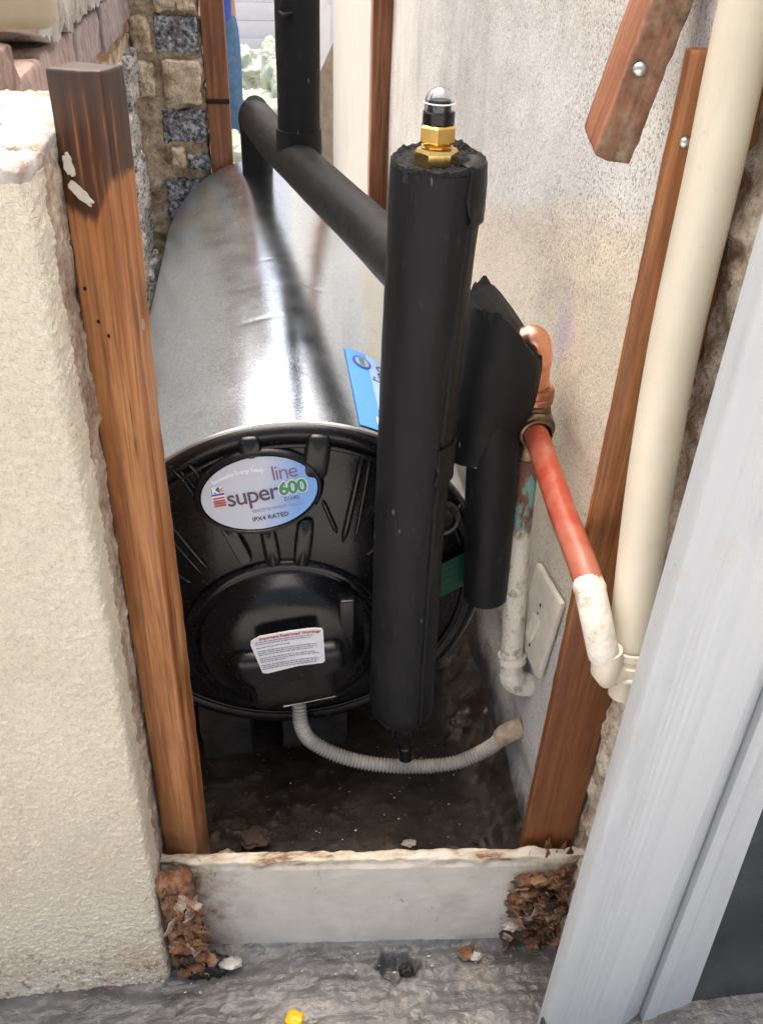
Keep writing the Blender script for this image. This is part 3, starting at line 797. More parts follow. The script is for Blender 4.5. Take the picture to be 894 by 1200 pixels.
# oval label on raised bezel
TH = math.radians(8.5); OC = V((-.040, -.0265, .183)); OA, OB = .0735, .0495
def ov(u, v, d=0):
    dz = u * math.sin(TH) + v * math.cos(TH)
    return V((OC.x + u * math.cos(TH) - v * math.sin(TH), OC.y - d + .15 * dz, OC.z + dz))
vs = []; fs = []; n = 96
for s, dy in ((.011, .016), (.0085, .0045), (.006, -.0012), (.0025, -.0018), (.001, .002)):
    for k in range(n):
        a = 2 * math.pi * k / n; vs.append(ov((OA + s) * math.cos(a), (OB + s) * math.sin(a), -dy))
for i in range(4):
    for k in range(n): fs.append((i * n + k, i * n + (k + 1) % n, (i + 1) * n + (k + 1) % n, (i + 1) * n + k))
sharp(mesh('label_bezel', vs, fs, 'black', H), 60)
ol = mesh('oval_label', [ov(OA * math.cos(a) * s, OB * math.sin(a) * s) for s in (1, .66, .33) for a in lin(0, 2 * math.pi, n)[:-1]],
          [(i * n + k, i * n + (k + 1) % n, (i + 1) * n + (k + 1) % n, (i + 1) * n + k) for i in range(2) for k in range(n)] + [tuple(2 * n + k for k in range(n))], 'oval', H, False)
ol['label'] = 'blue oval label with the heater name'
# printed background runs along the label's own x
off = V(ov(0, 0)) - origin(H); ol.data.transform(Matrix.Translation(-off)); ol.location = off
def pl(ox, oy, d=.0006, rot=0.0):
    return lambda u, v: ov(ox + u * math.cos(rot) - v * math.sin(rot), oy + u * math.sin(rot) + v * math.cos(rot), d)
text('lettering', 'super', .0325, 'i_purple', ol, pl(-.0425, -.0005), 'LEFT', .0003, 0, .90)
text('lettering', 'line', .0285, 'i_violet', ol, pl(.0190, .0230), 'LEFT', -.0001, 0, .86)
text('lettering', '600', .0250, 'i_white', ol, pl(.0425, .0005, .0009), 'CENTER', .0019, 0, .95)
text('lettering', '600', .0250, 'i_green', ol, pl(.0425, .0005, .0012), 'CENTER', .0009, 0, .95)
text('lettering', 'DUAL', .0070, 'i_purple', ol, pl(.0390, -.0140), 'CENTER', .0001, 0, 1.2)
text('lettering', 'electric water heater', .0085, 'i_lav', ol, pl(.020, -.0225), 'CENTER', 0, 0, .95)
text('lettering', 'IPX4 RATED', .0084, 'i_black', ol, pl(.0075, -.0345), 'CENTER', .0002, 0, 1.05)
def arc(u, v):
    R0 = .11; a = u * .86 / R0 - .09
    return ov(-.012 + math.sin(a) * (R0 + v), .0335 - R0 + math.cos(a) * (R0 + v), .0006)
text('lettering', 'Renewable Energy Ready', .0078, 'i_white', ol, arc, 'CENTER', .0003)
lg = poly('emblem', [(-.0595, .0005), (-.0430, .0005), (-.0430, .0195), (-.0595, .0195)], 'i_white', ol, lambda u, v: ov(u, v, .0005))
poly('emblem', [(-.0585, .0105), (-.0475, .0105), (-.0475, .019), (-.0585, .019)], 'i_blue', ol, lambda u, v: ov(u, v, .0007))
text('lettering', 'K', .0125, 'i_white', ol, pl(-.0535, .0148, .0010), 'CENTER', .0006)
poly('emblem', [(-.0485, .0145), (-.0435, .0185), (-.0435, .0105)], 'i_orange', ol, lambda u, v: ov(u, v, .0009))
poly('emblem', [(-.0595, .0075), (-.0430, .0075), (-.0430, .0100), (-.0595, .0100)], 'i_blue', ol, lambda u, v: ov(u, v, .0008))
for i in range(4):
    z0 = .0050 - i * .0035
    poly('emblem', [(-.0585, z0 - .0022), (-.0435, z0 - .0022), (-.0435, z0), (-.0585, z0)], 'i_red', ol, lambda u, v: ov(u, v, .0009))
# access cover
AC = V((-.014, 0, -.068))
ac = lathe('access_cover', [(.145, .012), (.1445, .032), (.141, .036), (.134, .036), (.131, .031), (.127, .031), (.123, .036), (.118, .047), (.108, .058), (.090, .066), (.06, .072), (.03, .0745), (0, .075)], AC, (0, -1, 0), 'black', H, 120, 55)
def cb(x, z, y): return V((x, y, z))
# terminal box bulge on the lower half
vs, fs = lattice(edged(-.068, .068, 10, .014), [-.028, -.018, -.008, 0, .02], edged(-.055, .052, 8, .014), .014,
                 lambda p, nn: V((p.x * (-.10 if p.z < 0 else .16), 0, 0)) + nn * .0006 * nz(p, 60))
RT = Matrix.Rotation(math.radians(5), 3, 'Y').inverted()
sharp(mesh('terminal_box', [RT @ v + V((-.010, -.060, -.093)) for v in vs], fs, 'black', ac), 60)
box('latch', (-.094, -.064, -.062), (-.072, -.045, -.008), 'black', ac, .004, .001, 60)
box('latch', (.058, -.066, -.075), (.080, -.045, .028), 'black', ac, .004, .001, 60, 3)
mesh('scuffed_edge', [(-.024, -.0890, -.1440), (.05, -.0888, -.1300), (.052, -.0888, -.1282), (.0, -.0889, -.1385), (-.022, -.0891, -.1405)], [(0, 1, 2, 3, 4)], 'chip', ac, False)
lathe('screw', [(.0028, 0), (.0028, .0015), (.0012, .002), (.0012, .012)], (-.112, -.044, -.035), (.3, -.6, -.5), 'steel', ac, 10)
lathe('screw', [(.003, 0), (.0026, .002), (0, .0025)], (-.010, -.058, .034), (0, -.8, .6), 'black', ac, 10)
# warning label on the access cover
WC = [(-.0615, -.018), (-.05, -.010), (-.01, -.0035), (.022, -.001), (.0325, -.0025), (.0345, -.006), (.0365, -.062), (.034, -.066), (.0, -.069), (-.042, -.0795), (-.049, -.078), (-.0625, -.024)]
WY = -.0895
WC = [(x, z + .006) for x, z in WC]
wl = mesh('warning_label', [V((x, WY, z)) for x, z in WC] + [V((x, WY + .002, z)) for x, z in WC], [tuple(range(12))] + [(k, (k + 1) % 12, 12 + (k + 1) % 12, 12 + k) for k in range(12)], 'paper', H, False)
wl['label'] = 'white warning sticker'
def wf(u, v):     # slightly bowed printing frame
    x = -.0125 + u; z = -.034 + v + .12 * u - .9 * u * u
    return V((x + v * -.12, WY - .0006, z))
text('lettering', 'Important Restricted Warnings', .0064, 'i_red', wl, lambda u, v: wf(u + .006, v + .0305), 'CENTER', .0002)
random.seed(5)
vs = []; fs = []
for li, (v0, ln) in enumerate([(.0245, .078), (.0210, .074), (.0145, .045), (.0080, .079), (.0045, .079), (.0010, .073), (-.0055, .074), (-.0090, .079), (-.0125, .035), (-.0185, .077), (-.0220, .077), (-.0255, .074)]):
    u = -.040 - v0 * .05
    end = u + ln
    while u < end:
        wd_ = random.uniform(.0018, .0062); wd_ = min(wd_, end - u)
        b = len(vs)
        for (a, c_) in ((u, v0), (u + wd_, v0), (u + wd_, v0 + .0013), (u, v0 + .0013)): vs.append(wf(a, c_))
        fs.append((b, b + 1, b + 2, b + 3)); u += wd_ + .0011
stuff(mesh('small_print', vs, fs, 'i_grey', wl, False))
# green rating plate right
rl = mesh('rating_label', [(.170, -.0335, .040), (.238, -.0235, .070), (.2405, -.0235, .010), (.175, -.0330, -.022)], [(0, 1, 2, 3)], 'i_dgreen', H, False)
rl['label'] = 'dark green rating label'
vs = []; fs = []
for i in range(13):
    t0 = .04 + i * .072
    A = V((.176, -.0345, .040)).lerp(V((.180, -.0340, -.022)), t0); B = V((.232, -.0250, .068)).lerp(V((.236, -.0248, .010)), t0)
    e = .35 + .6 * ((i * 37 % 11) / 11); B = A.lerp(B, e); b = len(vs)
    for p in (A, B, B + V((0, 0, -.0012)), A + V((0, 0, -.0012))): vs.append(p)
    fs.append((b, b + 1, b + 2, b + 3))
stuff(mesh('small_print', vs, fs, 'i_teal', rl, False))
# blue side sticker on the shell
def cyl(y, deg, d=.0012): a = math.radians(deg); return V(((R + d) * math.sin(a), y, (R + d) * math.cos(a)))
def sheet(name, y0, y1, d0, d1, mat, parent, d=.0015, n=10):
    vs = [cyl(y0 + (y1 - y0) * j / 4, d0 + (d1 - d0) * k / n, d) for j in range(5) for k in range(n + 1)]
    fs = [(j * (n + 1) + k, j * (n + 1) + k + 1, (j + 1) * (n + 1) + k + 1, (j + 1) * (n + 1) + k) for j in range(4) for k in range(n)]
    return mesh(name, vs, fs, mat, parent)
ss = sheet('side_sticker', .012, .240, 19.4, 52, 'sideblue', H)
ss['label'] = 'blue sticker on the steel shell'
sheet('pale_panel', .014, .238, 26.5, 51.5, 'sidepale', ss, .0019)
text('lettering', 'superline', .052, 'i_purple', ss, lambda u, v: cyl(.058 + u, 31 - math.degrees(v / R), .0025), 'LEFT', -.0003, 0, .85)
lathe_pts = [(.205 + .019 * math.cos(a), 24.5 + 3.2 * math.sin(a)) for a in lin(0, 2 * math.pi, 32)[:-1]]
mesh('emblem', [cyl(y, d, .0024) for y, d in lathe_pts], [tuple(range(32))], 'i_blue', ss, False)
mesh('emblem', [cyl(.205 + .015 * math.cos(a), 24.5 + 2.3 * math.sin(a), .0028) for a in lin(0, 2 * math.pi, 32)[:-1]], [tuple(range(32))], 'i_lav', ss, False)
text('lettering', 'SABS', .012, 'i_green', ss, lambda u, v: cyl(.205 + u, 24.5 - math.degrees(v / R), .0032), 'CENTER', .0003)
sheet('emblem', .020, .046, 25, 33, 'i_white', ss, .0024); sheet('emblem', .024, .036, 26.2, 28.6, 'i_orange', ss, .0028); sheet('emblem', .020, .030, 29.5, 32, 'i_blue', ss, .0028)

# bricks the heater rests on
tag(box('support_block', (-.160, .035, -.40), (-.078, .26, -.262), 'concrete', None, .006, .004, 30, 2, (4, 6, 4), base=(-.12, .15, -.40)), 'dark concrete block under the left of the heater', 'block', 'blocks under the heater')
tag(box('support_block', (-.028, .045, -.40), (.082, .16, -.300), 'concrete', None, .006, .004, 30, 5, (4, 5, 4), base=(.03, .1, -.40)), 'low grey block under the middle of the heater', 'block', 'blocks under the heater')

# ================================================================== PIPES
# front stand pipe in black foam lagging with air valve on top
T = thing('insulated_standpipe', 'thick upright black foam lagged pipe with brass air valve on top', 'pipe', (.146, -.108, -.26))
FX, FY = .1455, -.108
pts = [V((FX + .0005 - .001 * t - .0060 * math.sin(math.pi * t), FY, .603 + (-.160 - .603) * t)) for t in lin(0, 1, 70)]
GR = -.70
def frf(t, a, acc):
    q = 1 + .024 * nz((math.cos(a), math.sin(a), acc * 5), 1.5, 3, 3)
    d = (a - GR - .30 * t - .03 * math.sin(acc * 5) + math.pi) % (2 * math.pi) - math.pi
    q -= .10 * math.exp(-(d / .032) ** 2) - .012 * math.exp(-((d - .09) / .06) ** 2) * (1 if t > .06 else 0)
    if t > .955: q *= math.sqrt(max(.05, 1 - ((t - .955) / .055) ** 2))
    if t < .02: q *= 1 + .012 * nz((math.cos(a) * 3, math.sin(a) * 3, 0), 2, 7)
    return q
tube('foam_sleeve', pts, lambda t: .0452 - .0024 * math.sin(math.pi * t), 'foam', T, 160, False, frf, ref=(0, -1, 0), ang=70)
# torn open-cell top
vs = []; fs = []; n = 72; rr = [.0448, .0445, .0425, .039, .034, .028, .021, .016]
for i, r in enumerate(rr):
    for k in range(n):
        a = 2 * math.pi * k / n; p = V((math.cos(a) * r, math.sin(a) * r, 0))
        h = .604 + .0032 * nz(p, 190, 3, 4) + .003 * nz(p, 42, 5, 2) + .006 * max(0, math.sin(a + .3)) + (.004 if i in (1, 2) else 0)
        if i == 0: h = .594
        if i == len(rr) - 1: h = .590
        vs.append(V((FX, FY, h)) + p * (1 + .03 * nz(p, 120, 9)))
for i in range(len(rr) - 1):
    for k in range(n): fs.append((i * n + k, i * n + (k + 1) % n, (i + 1) * n + (k + 1) % n, (i + 1) * n + k))
mesh('torn_top', vs, fs, 'foamcut', T, False)
# loose flap of tape folding over the top edge, and the joint tab lower down
def patch(name, a0, a1, z0, z1, mat, parent, d=.003, seed=0, fold=False, n=14, ox=0.0):
    vs = []; fs = []
    for j in range(n + 1):
        t = j / n; zz = z0 + (z1 - z0) * t
        for k in range(n + 1):
            s = k / n; a = a0 + (a1 - a0) * s + .12 * nz((t * 2, s, 0), 2, seed, 4) * (1 if k in (0, n) or j == 0 else 0)
            r = .0455 + d * (.7 + .5 * nz((t, s, 0), 3, seed)); h = zz
            if fold and t > .62: q = (t - .62) / .38; r = .0475 - .020 * q; h = .606 + .006 * math.sin(q * 2.4) - .002 * q
            vs.append(V((FX + ox + r * math.sin(a), FY - r * math.cos(a), h)))
    for j in range(n):
        for k in range(n): fs.append((j * (n + 1) + k, j * (n + 1) + k + 1, (j + 1) * (n + 1) + k + 1, (j + 1) * (n + 1) + k))
    o = mesh(name, vs, fs, mat, parent)
    m = o.modifiers.new('thickness', 'SOLIDIFY'); m.thickness = .0016
    return o
patch('torn_flap', .55, 1.75, .555, .612, 'foam', T, .003, 2, True)
patch('joint_tab', .42, 1.35, .262, .312, 'foam', T, .0015, 6, ox=-.0058)
# air valve
ZV = .598
av = lathe('air_valve', [(.0, 0), (.0185, 0), (.0205, .002), (.0205, .017), (.0185, .020), (.0125, .021), (.0125, .0245)], (FX - .002, FY, ZV), (0, 0, 1), 'brass', T, 6, 20, phase=.25)
lathe('upper_nut', [(.012, 0), (.0160, .0005), (.0180, .0025), (.0180, .0145), (.0160, .0165), (0, .0165)], (FX - .002, FY, ZV + .0245), (0, 0, 1), 'brass', av, 6, 20, phase=.62)
lathe('thread_ring', [(.0135, -.004), (.0148, -.003), (.0135, -.002), (.0148, -.001), (.0135, .0)], (FX - .002, FY, ZV + .0245), (0, 0, 1), 'brass', av, 32, 20)
lathe('black_collar', [(.0, 0), (.0135, 0), (.0148, .001), (.0148, .010), (.0138, .0115), (.011, .0115), (.0105, .018), (.0095, .0205), (0, .0205)], (FX - .002, FY, ZV + .041), (0, 0, 1), 'black', av, 36, 30)
dm = [(.0136, .0112)] + [(.0136 * math.cos(a), .0185 + .0125 * math.sin(a)) for a in lin(0, math.pi / 2 - .02, 12)] 
dm2 = [(max(0, r - .0011), h - .0009) for r, h in dm][::-1]
lathe('clear_dome', dm + [(0, .031), (0, .0301)] + dm2, (FX - .002, FY, ZV + .041), (0, 0, 1), 'clear', av, 40, 60)
lathe('dome_ring', [(.0138, .0175), (.0143, .0181), (.0138, .0187)], (FX - .002, FY, ZV + .041), (0, 0, 1), 'i_white', av, 40)
# drain fitting at the bottom
df = lathe('drain_fitting', [(.0, 0), (.020, 0), (.020, .026), (.016, .034), (.0105, .036), (.0105, .052), (.012, .053), (.012, .058), (.0105, .060), (.0105, .078), (.0085, .080), (.0065, .080), (.0065, .06)], (FX + .002, FY - .008, -.155), (.06, -.10, -1), 'black', T, 32, 30)
for k in range(10):
    a = 2 * math.pi * k / 10
    box('grip_rib', (FX + .002 + .020 * math.cos(a) - .0015, FY - .010 + .020 * math.sin(a) - .0015, -.182), (FX + .002 + .020 * math.cos(a) + .0015, FY - .010 + .020 * math.sin(a) + .0015, -.157), 'black', df, .001)

# run over the top of the heater
T = thing('insulated_pipe_run', 'black foam lagged pipe lying across the heater with an upright branch', 'pipe', (-.028, 1.13, .265))
def ff(seed, amp=.02): return lambda t, a, acc: 1 + amp * nz((math.cos(a), math.sin(a), acc * 5), 1.4, seed, 3)
PR = .0385
run = catmull([(-.026, 1.135, .384), (.010, .93, .385), (.052, .74, .385), (.102, .52, .386), (.150, .314, .385), (.190, .150, .378), (.226, -.005, .370)], 12)
tube('main_sleeve', run, PR, 'foam', T, 40, True, ff(2), ang=70)
tube('elbow_sleeve', [V((-.027, 1.145, z)) for z in lin(.255, .352, 6)] + [V((-.027, 1.142, .375)), V((-.0265, 1.135, .398)), V((-.0255, 1.118, .412))], [.0345] * 7 + [.0370, .0335, .024], 'foam', T, 36, True, ff(5), ang=70)
br = [V((.0525 + .004 * t, .775 - .004 * t, .385 + .62 * t)) for t in lin(0, 1, 30)]
tube('branch_sleeve', br, .0385, 'foam', T, 40, False, ff(8), ang=70)
tube('branch_cuff', [V((.0525, .775, z)) for z in (.388, .395, .41, .425, .442, .4425)], [.0395, .0425, .0425, .0418, .0415, .0385], 'foam', T, 40, False, ff(4, .015), ang=50)
tube('loose_tape', [V((.022, .742, .632)), V((.03, .735, .626)), V((.045, .733, .632))], [.003, .006, .002], 'foam', T, 8)

# mitred elbow sleeve on the right
T = thing('insulated_elbow', 'fat mitred black foam elbow sleeve right of the upright lagged pipe', 'pipe', (.262, -.045, -.03))
vs = []; fs = []; n = 64; m = 26
c0, c1 = V((.2350, -.032, .237)), V((.258, -.030, .46)); r0 = .0515
for j in range(m + 1):
    t = j / m
    for k in range(n):
        a = 2 * math.pi * k / n; u, v = math.cos(a), math.sin(a)
        ztop = .420 - .052 * u - .075 * max(0, -u - .35) ** 1.5 + .006 * v + .005 * nz((u, v, 0), 7.5, 4)
        zb = .237 + .004 * u
        zz = zb + (ztop - zb) * t
        c = c0.lerp(c1, (zz - .237) / .223)
        r = r0 * (1 + .02 * nz((u, v, zz * 6), 1.5, 6)) * (.76 + .24 * min(1, t * 1.9)) * (1 + .05 * math.sin(t * 3.1))
        if t > .9: r *= 1 - .05 * (t - .9) / .1
        vs.append(V((c.x + u * r, c.y + v * r * .96, zz)))
for j in range(m):
    for k in range(n): fs.append((j * n + k, j * n + (k + 1) % n, (j + 1) * n + (k + 1) % n, (j + 1) * n + k))
fs.append(tuple(range(n))); fs.append(tuple(m * n + k for k in range(n)))
sharp(mesh('mitred_sleeve', vs, fs, 'foam', T), 50)
lp_ = [V((.247, -.046, .30)).lerp(V((.2630, -.050, .012)), t) for t in lin(0, 1, 24)]
tube('lower_sleeve', lp_, lambda t: .0315 + .0012 * math.sin(t * 4), 'foam', T, 40, True, ff(11), ang=70)
tube('grey_edge', [V((.2350 + .0372 * math.cos(a), -.032 + .0358 * math.sin(a), .2360 + .003 * math.cos(a))) for a in lin(-1.9, -.5, 16)], .0012, 'chip', T, 6)

# copper and painted water pipe on the wall
T = thing('old_water_pipe', 'copper elbow, brass tee and red pipe running out from the speckled wall', 'pipe', (.31, -.05, -.13))
tube('copper_elbow', catmull([(.262, -.020, .352), (.275, -.026, .382), (.2890, -.030, .386), (.2950, -.03, .370), (.2980, -.03, .345), (.2995, -.03, .315)], 8), lambda t: .0150 + (.0014 if .28 < t < .75 else 0), 'copper', T, 28)
lathe('compression_nut', [(.014, .0), (.0205, .001), (.0215, .003), (.0215, .009), (.0200, .0105), (.0212, .012), (.0212, .018), (.0195, .021), (.014, .021)], (.3005, -.030, .304), (0, 0, 1), 'oldcopper', T, 28, 25)
tee = tube('brass_tee', [V((.3005, -.03, z)) for z in (.225, .229, .23, .245, .262, .285, .300, .304)], [.017, .0205, .021, .020, .0225, .0225, .0195, .016], 'oldbrass', T, 28, ang=30)
RD = V((-.008, -.145, -.016)).normalized()
lathe('tee_collar', [(.020, .0), (.0235, .002), (.0245, .006), (.0245, .018), (.0225, .021), (.0205, .022), (.0205, .027), (.018, .028)], V((.3005, -.032, .277)) , RD, 'oldbrass', tee, 28, 25)
rc = catmull([(.2990, -.040, .2760), (.2965, -.085, .2720), (.2925, -.159, .2660), (.2895, -.213, .2620), (.2880, -.295, .2540), (.2920, -.336, .2250), (.2985, -.352, .1970)], 12)
tube('red_pipe', rc[1:53], .0152, 'red', T, 28)
tube('paint_collar', rc[50:54], [.0150, .0158, .0163, .0158], 'whitepaint', T, 28, True, lambda t, a, acc: 1 + .06 * nz((math.cos(a), math.sin(a), t), 2.5, 3))
tube('white_pipe', rc[52:] + [V((.3010, -.352, .190))], .0156, 'whitepaint', T, 28, True, ff(3, .04))
op = catmull([(.2995, -.032, .235), (.3010, -.045, .10), (.3035, -.070, -.03), (.3045, -.082, -.085), (.307, -.086, -.112), (.318, -.088, -.128), (.336, -.088, -.133)], 10)
vp = tube('flaking_pipe', op, lambda t: .0152 + (.0030 if t > .62 else .0012 * t), 'verdi', T, 28, True, ff(6, .09))
vp['label'] = 'pipe with green verdigris and flaking white paint'
tube('pipe_ring', [V((.3042, -.080, -.078)), V((.3046, -.0825, -.088))], .0205, 'whitepaint', T, 28, True, ff(7, .08))
# rusty plug behind the elbow sleeve
tag(lump('mortar_lump', (.318, -.015, -.045), (.018, .022, .04), 'mortar', None, .5, 2.5, 4, 4, base=(.318, -.015, -.08)), 'crumbling tan mortar lump on the wall below the black elbow sleeve', 'mortar')

# cream waste pipe
T = thing('waste_pipe', 'thick cream plastic waste pipe running down the right side', 'pipe', (.336, -.345, .12))
wp = catmull([(.343, -.250, 1.05), (.3415, -.2535, .752), (.340, -.262, .636), (.338, -.2705, .492), (.335, -.294, .364), (.3355, -.320, .243), (.3357, -.338, .172), (.3357, -.342, .150)], 10)
tube('pipe_body', wp, .0224, 'pvc', T, 44, True)
ax_ = V((.0, -.2, -1)).normalized()
lathe('socket_collar', [(.0222, -.012), (.0245, -.011), (.0250, -.004), (.0235, -.002), (.0235, .002), (.0262, .004), (.0262, .016), (.0245, .018), (.0245, .022), (.017, .024), (.017, .050), (0, .050)], (.3357, -.3395, .176), ax_, 'pvc', T, 44, 30)
tube('side_boss', [V((.3030, -.352, .198)), V((.3045, -.353, .186)), V((.306, -.354, .170)), V((.311, -.352, .156)), V((.321, -.348, .148))], [.0150, .0160, .0155, .011, .006], 'pvc', T, 24)

tube('clip_bridge', [V((.306, -.354, .176)), V((.318, -.356, .168)), V((.334, -.352, .164))], [.0125, .0115, .0125], 'pvc', T, 20)
tube('clip_band', [V((.3356 + .0268 * math.cos(a), -.341 + .0268 * math.sin(a), .165 + .004 * math.cos(a))) for a in lin(0, 2 * math.pi, 40)], .0032, 'pvc', T, 10, False)

# ================================================================== FIXTURES
t = thing('socket_plate', 'crooked ivory electrical plate on the wall under the red pipe', 'switch plate', (.329, -.105, .0))
def so_(y, z, x=0): # plate frame: y across, z up, slight tilt
    return V((.3265 + x, -.106 + y - z * .165, .0085 - y * .17 + z))
vs, fs = lattice([-.005, -.0035, -.001, .004], edged(-.052, .052, 4, .004), edged(-.080, .080, 4, .004), .0035)
mesh('cover_plate', [so_(v.y, v.z, v.x) for v in vs], fs, 'socket', t)
vs, fs = lattice([-.010, -.009, -.004], edged(-.012, .012, 2, .002), edged(-.022, .022, 2, .002), .0015)
mesh('rocker', [so_(v.y, v.z - .012, v.x + (v.z * .12)) for v in vs], fs, 'socket', t)
for (yy, zz, r) in ((0.0, .034, .0028), (0.0, -.052, .0028), (.002, .016, .002)):
    vs = [so_(yy + r * math.cos(a), zz + r * 1.5 * math.sin(a), -.0056) for a in lin(0, 2 * math.pi, 12)[:-1]]
    mesh('screw_hole', vs, [tuple(range(12))], 'nailhole', t, False)

# corrugated drain hose
t = thing('drain_hose', 'grey corrugated drain hose looping from under the heater to the wall', 'hose', (.16, -.07, -.35))
hp = catmull([(.000, -.030, -.195), (.003, -.048, -.235), (.022, -.052, -.272), (.078, -.065, -.300), (.155, -.074, -.315), (.238, -.078, -.312), (.290, -.082, -.278), (.312, -.088, -.240)], 40)
tot = [0]
for a, b in zip(hp, hp[1:]): tot.append(tot[-1] + (b - a).length)
m = int(tot[-1] / .0011); pts = []
j = 0
for i in range(m + 1):
    s = tot[-1] * i / m
    while j < len(tot) - 2 and tot[j + 1] < s: j += 1
    pts.append(hp[j].lerp(hp[j + 1], (s - tot[j]) / max(1e-9, tot[j + 1] - tot[j])))
tube('hose_body', pts, [.0108 + .0012 * math.sin(2 * math.pi * i * .0011 / .0056) for i in range(m + 1)], 'hose', t, 20, True, ang=180)
tube('wall_stub', [V((.306, -.088, -.248)), V((.310, -.089, -.240)), V((.338, -.094, -.216))], [.0145, .0152, .0152], 'hose_end', t, 24, True, ff(2, .05))

# ================================================================== DOOR FRAME at right
t = thing('door_frame', 'pale grey aluminium door frame with fine ribs in the right foreground', 'door frame', (.38, -.40, -.5))
KF = .964
def fx(x): return -.0117 + (x + .0187) * KF
prof = [(fx(.317), -.398), (fx(.3165), -.419), (fx(.319), -.4225)]
for x in (.344, .351, .357, .366, .374, .388):
    prof += [(fx(x - .0028), -.4227), (fx(x - .0010), -.4220), (fx(x + .0010), -.4220), (fx(x + .0028), -.4227)]
prof += [(fx(.424), -.4224), (fx(.4315), -.4205), (fx(.4345), -.415), (fx(.4345), -.392), (fx(.40), -.392)]
vs = [V((x, y, z)) for z in lin(-.512, 1.1, 40) for x, y in prof]; k = len(prof)
fs = [(j * k + i, j * k + (i + 1) % k, (j + 1) * k + (i + 1) % k, (j + 1) * k + i) for j in range(40) for i in range(k)]
sharp(mesh('frame_face', vs, fs, 'alu', t), 40)
def strip(name, a0, a1, b0, b1, y0, y1, mat, parent):
    """leaning rail from the ground (a0..a1) up to z = .75 (b0..b1)"""
    vs = []
    for z, (p, q) in ((-.515, (a0, a1)), (.75, (b0, b1))):
        for x, y in ((p, y0), (q, y1), (q, y1 + .03), (p, y0 + .03)): vs.append(V((fx(x), y, z)))
    return mesh(name, vs, [(0, 1, 5, 4), (1, 2, 6, 5), (2, 3, 7, 6), (3, 0, 4, 7), (0, 1, 2, 3), (4, 5, 6, 7)], mat, parent, False)
strip('inner_rail', .4348, .474, .4348, .452, -.4145, -.397, 'alu', t)
strip('inner_rail', .476, .500, .453, .466, -.408, -.404, 'alu', t)
strip('inner_rail', .502, .560, .467, .486, -.402, -.390, 'alu', t)
o = strip('dark_pane', .560, 1.2, .486, 1.2, -.388, -.388, 'glass_dark', t); o['label'] = 'dark pane'
box('corner_gasket', (.3070, -.426, -.515), (.3102, -.412, -.44), 'tape', t, .001)

# ================================================================== SMALL THINGS
# tan board at upper left
vs, fs = lattice(edged(-.45, .0, 2, .014), edged(0, .05, 1, .012), edged(0, .16, 2, .014), .012)
o = mesh('tan_board', [v + V((-.2245, .10, .681)) for v in vs], fs, 'tan', None, True, (-.45, .12, .681)); sharp(o, 70)
tag(o, 'tan rounded-corner board lying on the brick wall at upper left', 'board')

# rotten timber at the ends of the sill
def fibres(name, c, size, count, parent, seed, ln=(.008, .022)):
    random.seed(seed); vs = []; fs = []
    for i in range(count):
        p = V([c[a] + random.gauss(0, .5) * size[a] for a in range(3)])
        d = V((random.gauss(0, .5), random.gauss(-.5, .4), random.gauss(0, .7))).normalized() * random.uniform(*ln)
        w = d.orthogonal().normalized() * random.uniform(.0003, .0008); b = len(vs); mid = p + d * .5 + w * random.uniform(-4, 4)
        for q in (p - w, p + w, mid + w, mid - w, p + d): vs.append(q)
        fs += [(b, b + 1, b + 2, b + 3), (b + 3, b + 2, b + 4)]
    return stuff(mesh(name, vs, fs, 'fibre', parent, False))
def flakes(c, spread, count, parent, seed, s0=.006, s1=.018):
    random.seed(seed)
    for i in range(count):
        p = V([c[a] + random.uniform(-1, 1) * spread[a] for a in range(3)]); q = random.uniform(s0, s1)
        Rm = Matrix.Rotation(random.uniform(-.7, .7), 3, 'X') @ Matrix.Rotation(random.uniform(-.9, .9), 3, 'Z') @ Matrix.Rotation(random.uniform(-1.2, 1.2), 3, 'Y')
        vs, fs = lattice(lin(-q * .5, q * .5, 4), [-q * .07, 0, q * .07], lin(-q, q, 6), q * .05, lambda w_, nn: nn * (q * .10 * nz(w_ / q, 3, i, 3)) + V((q * .22 * nz((w_.z / q, i, 0), 2.2, i), q * .22 * nz((w_.z / q, 0, i), 1.5, i + 3), 0)))
        mesh('flake', [p + Rm @ v for v in vs], fs, random.choice(['rot', 'rot', 'rot', 'chipwood', 'chipwood', 'mortar_grey']), parent)
t = thing('rotten_stump', 'rotted brown post stump at the left end of the white sill', 'rotten wood', (-.178, -.262, -.49))
def stp(p, nn): return V((-.004 * (p.z / .1), 0, 0)) + nn * (.005 * nz(p, 34, 3, 5) + .005 * nz((p.x * 2, p.y * 2, p.z * .5), 80, 6, 4))
vs, fs = lattice(lin(-.024, .022, 24), lin(-.010, .012, 12), lin(-.095, .098, 80), .005, stp)
vs = [V((v.x + (.012 if v.z < -.05 else 0) * 0, v.y, v.z + (.030 * (v.x / .024) if v.z < -.06 else 0))) for v in vs]
mesh('stump', [v + V((-.1735, -.262, -.362)) for v in vs], fs, 'rot', t)
fibres('fibres', (-.168, -.281, -.355), (.026, .006, .12), 260, t, 3, (.003, .012))
flakes((-.168, -.274, -.385), (.024, .008, .090), 34, t, 21)
lump('dark_void_lump', (-.150, -.268, -.488), (.030, .016, .020), 'rag', t, .5, 2.2, 4, 4)  # solid black lump added below the stump; its colour stands for the hollow's shade
for i in range(14):
    c = V((random.uniform(-.188, -.152), random.uniform(-.285, -.274), random.uniform(-.475, -.33))); q = random.uniform(.005, .012)
    lump('fragment', c, (q, q * .5, q * random.uniform(.5, 1.2)), random.choice(['rot', 'rot', 'rot', 'chipwood']), t, .6, 2.2, i, 3)
t = thing('rotten_remains', 'crumbling brown rotten wood at the right end of the white sill', 'rotten wood', (.335, -.285, -.48))
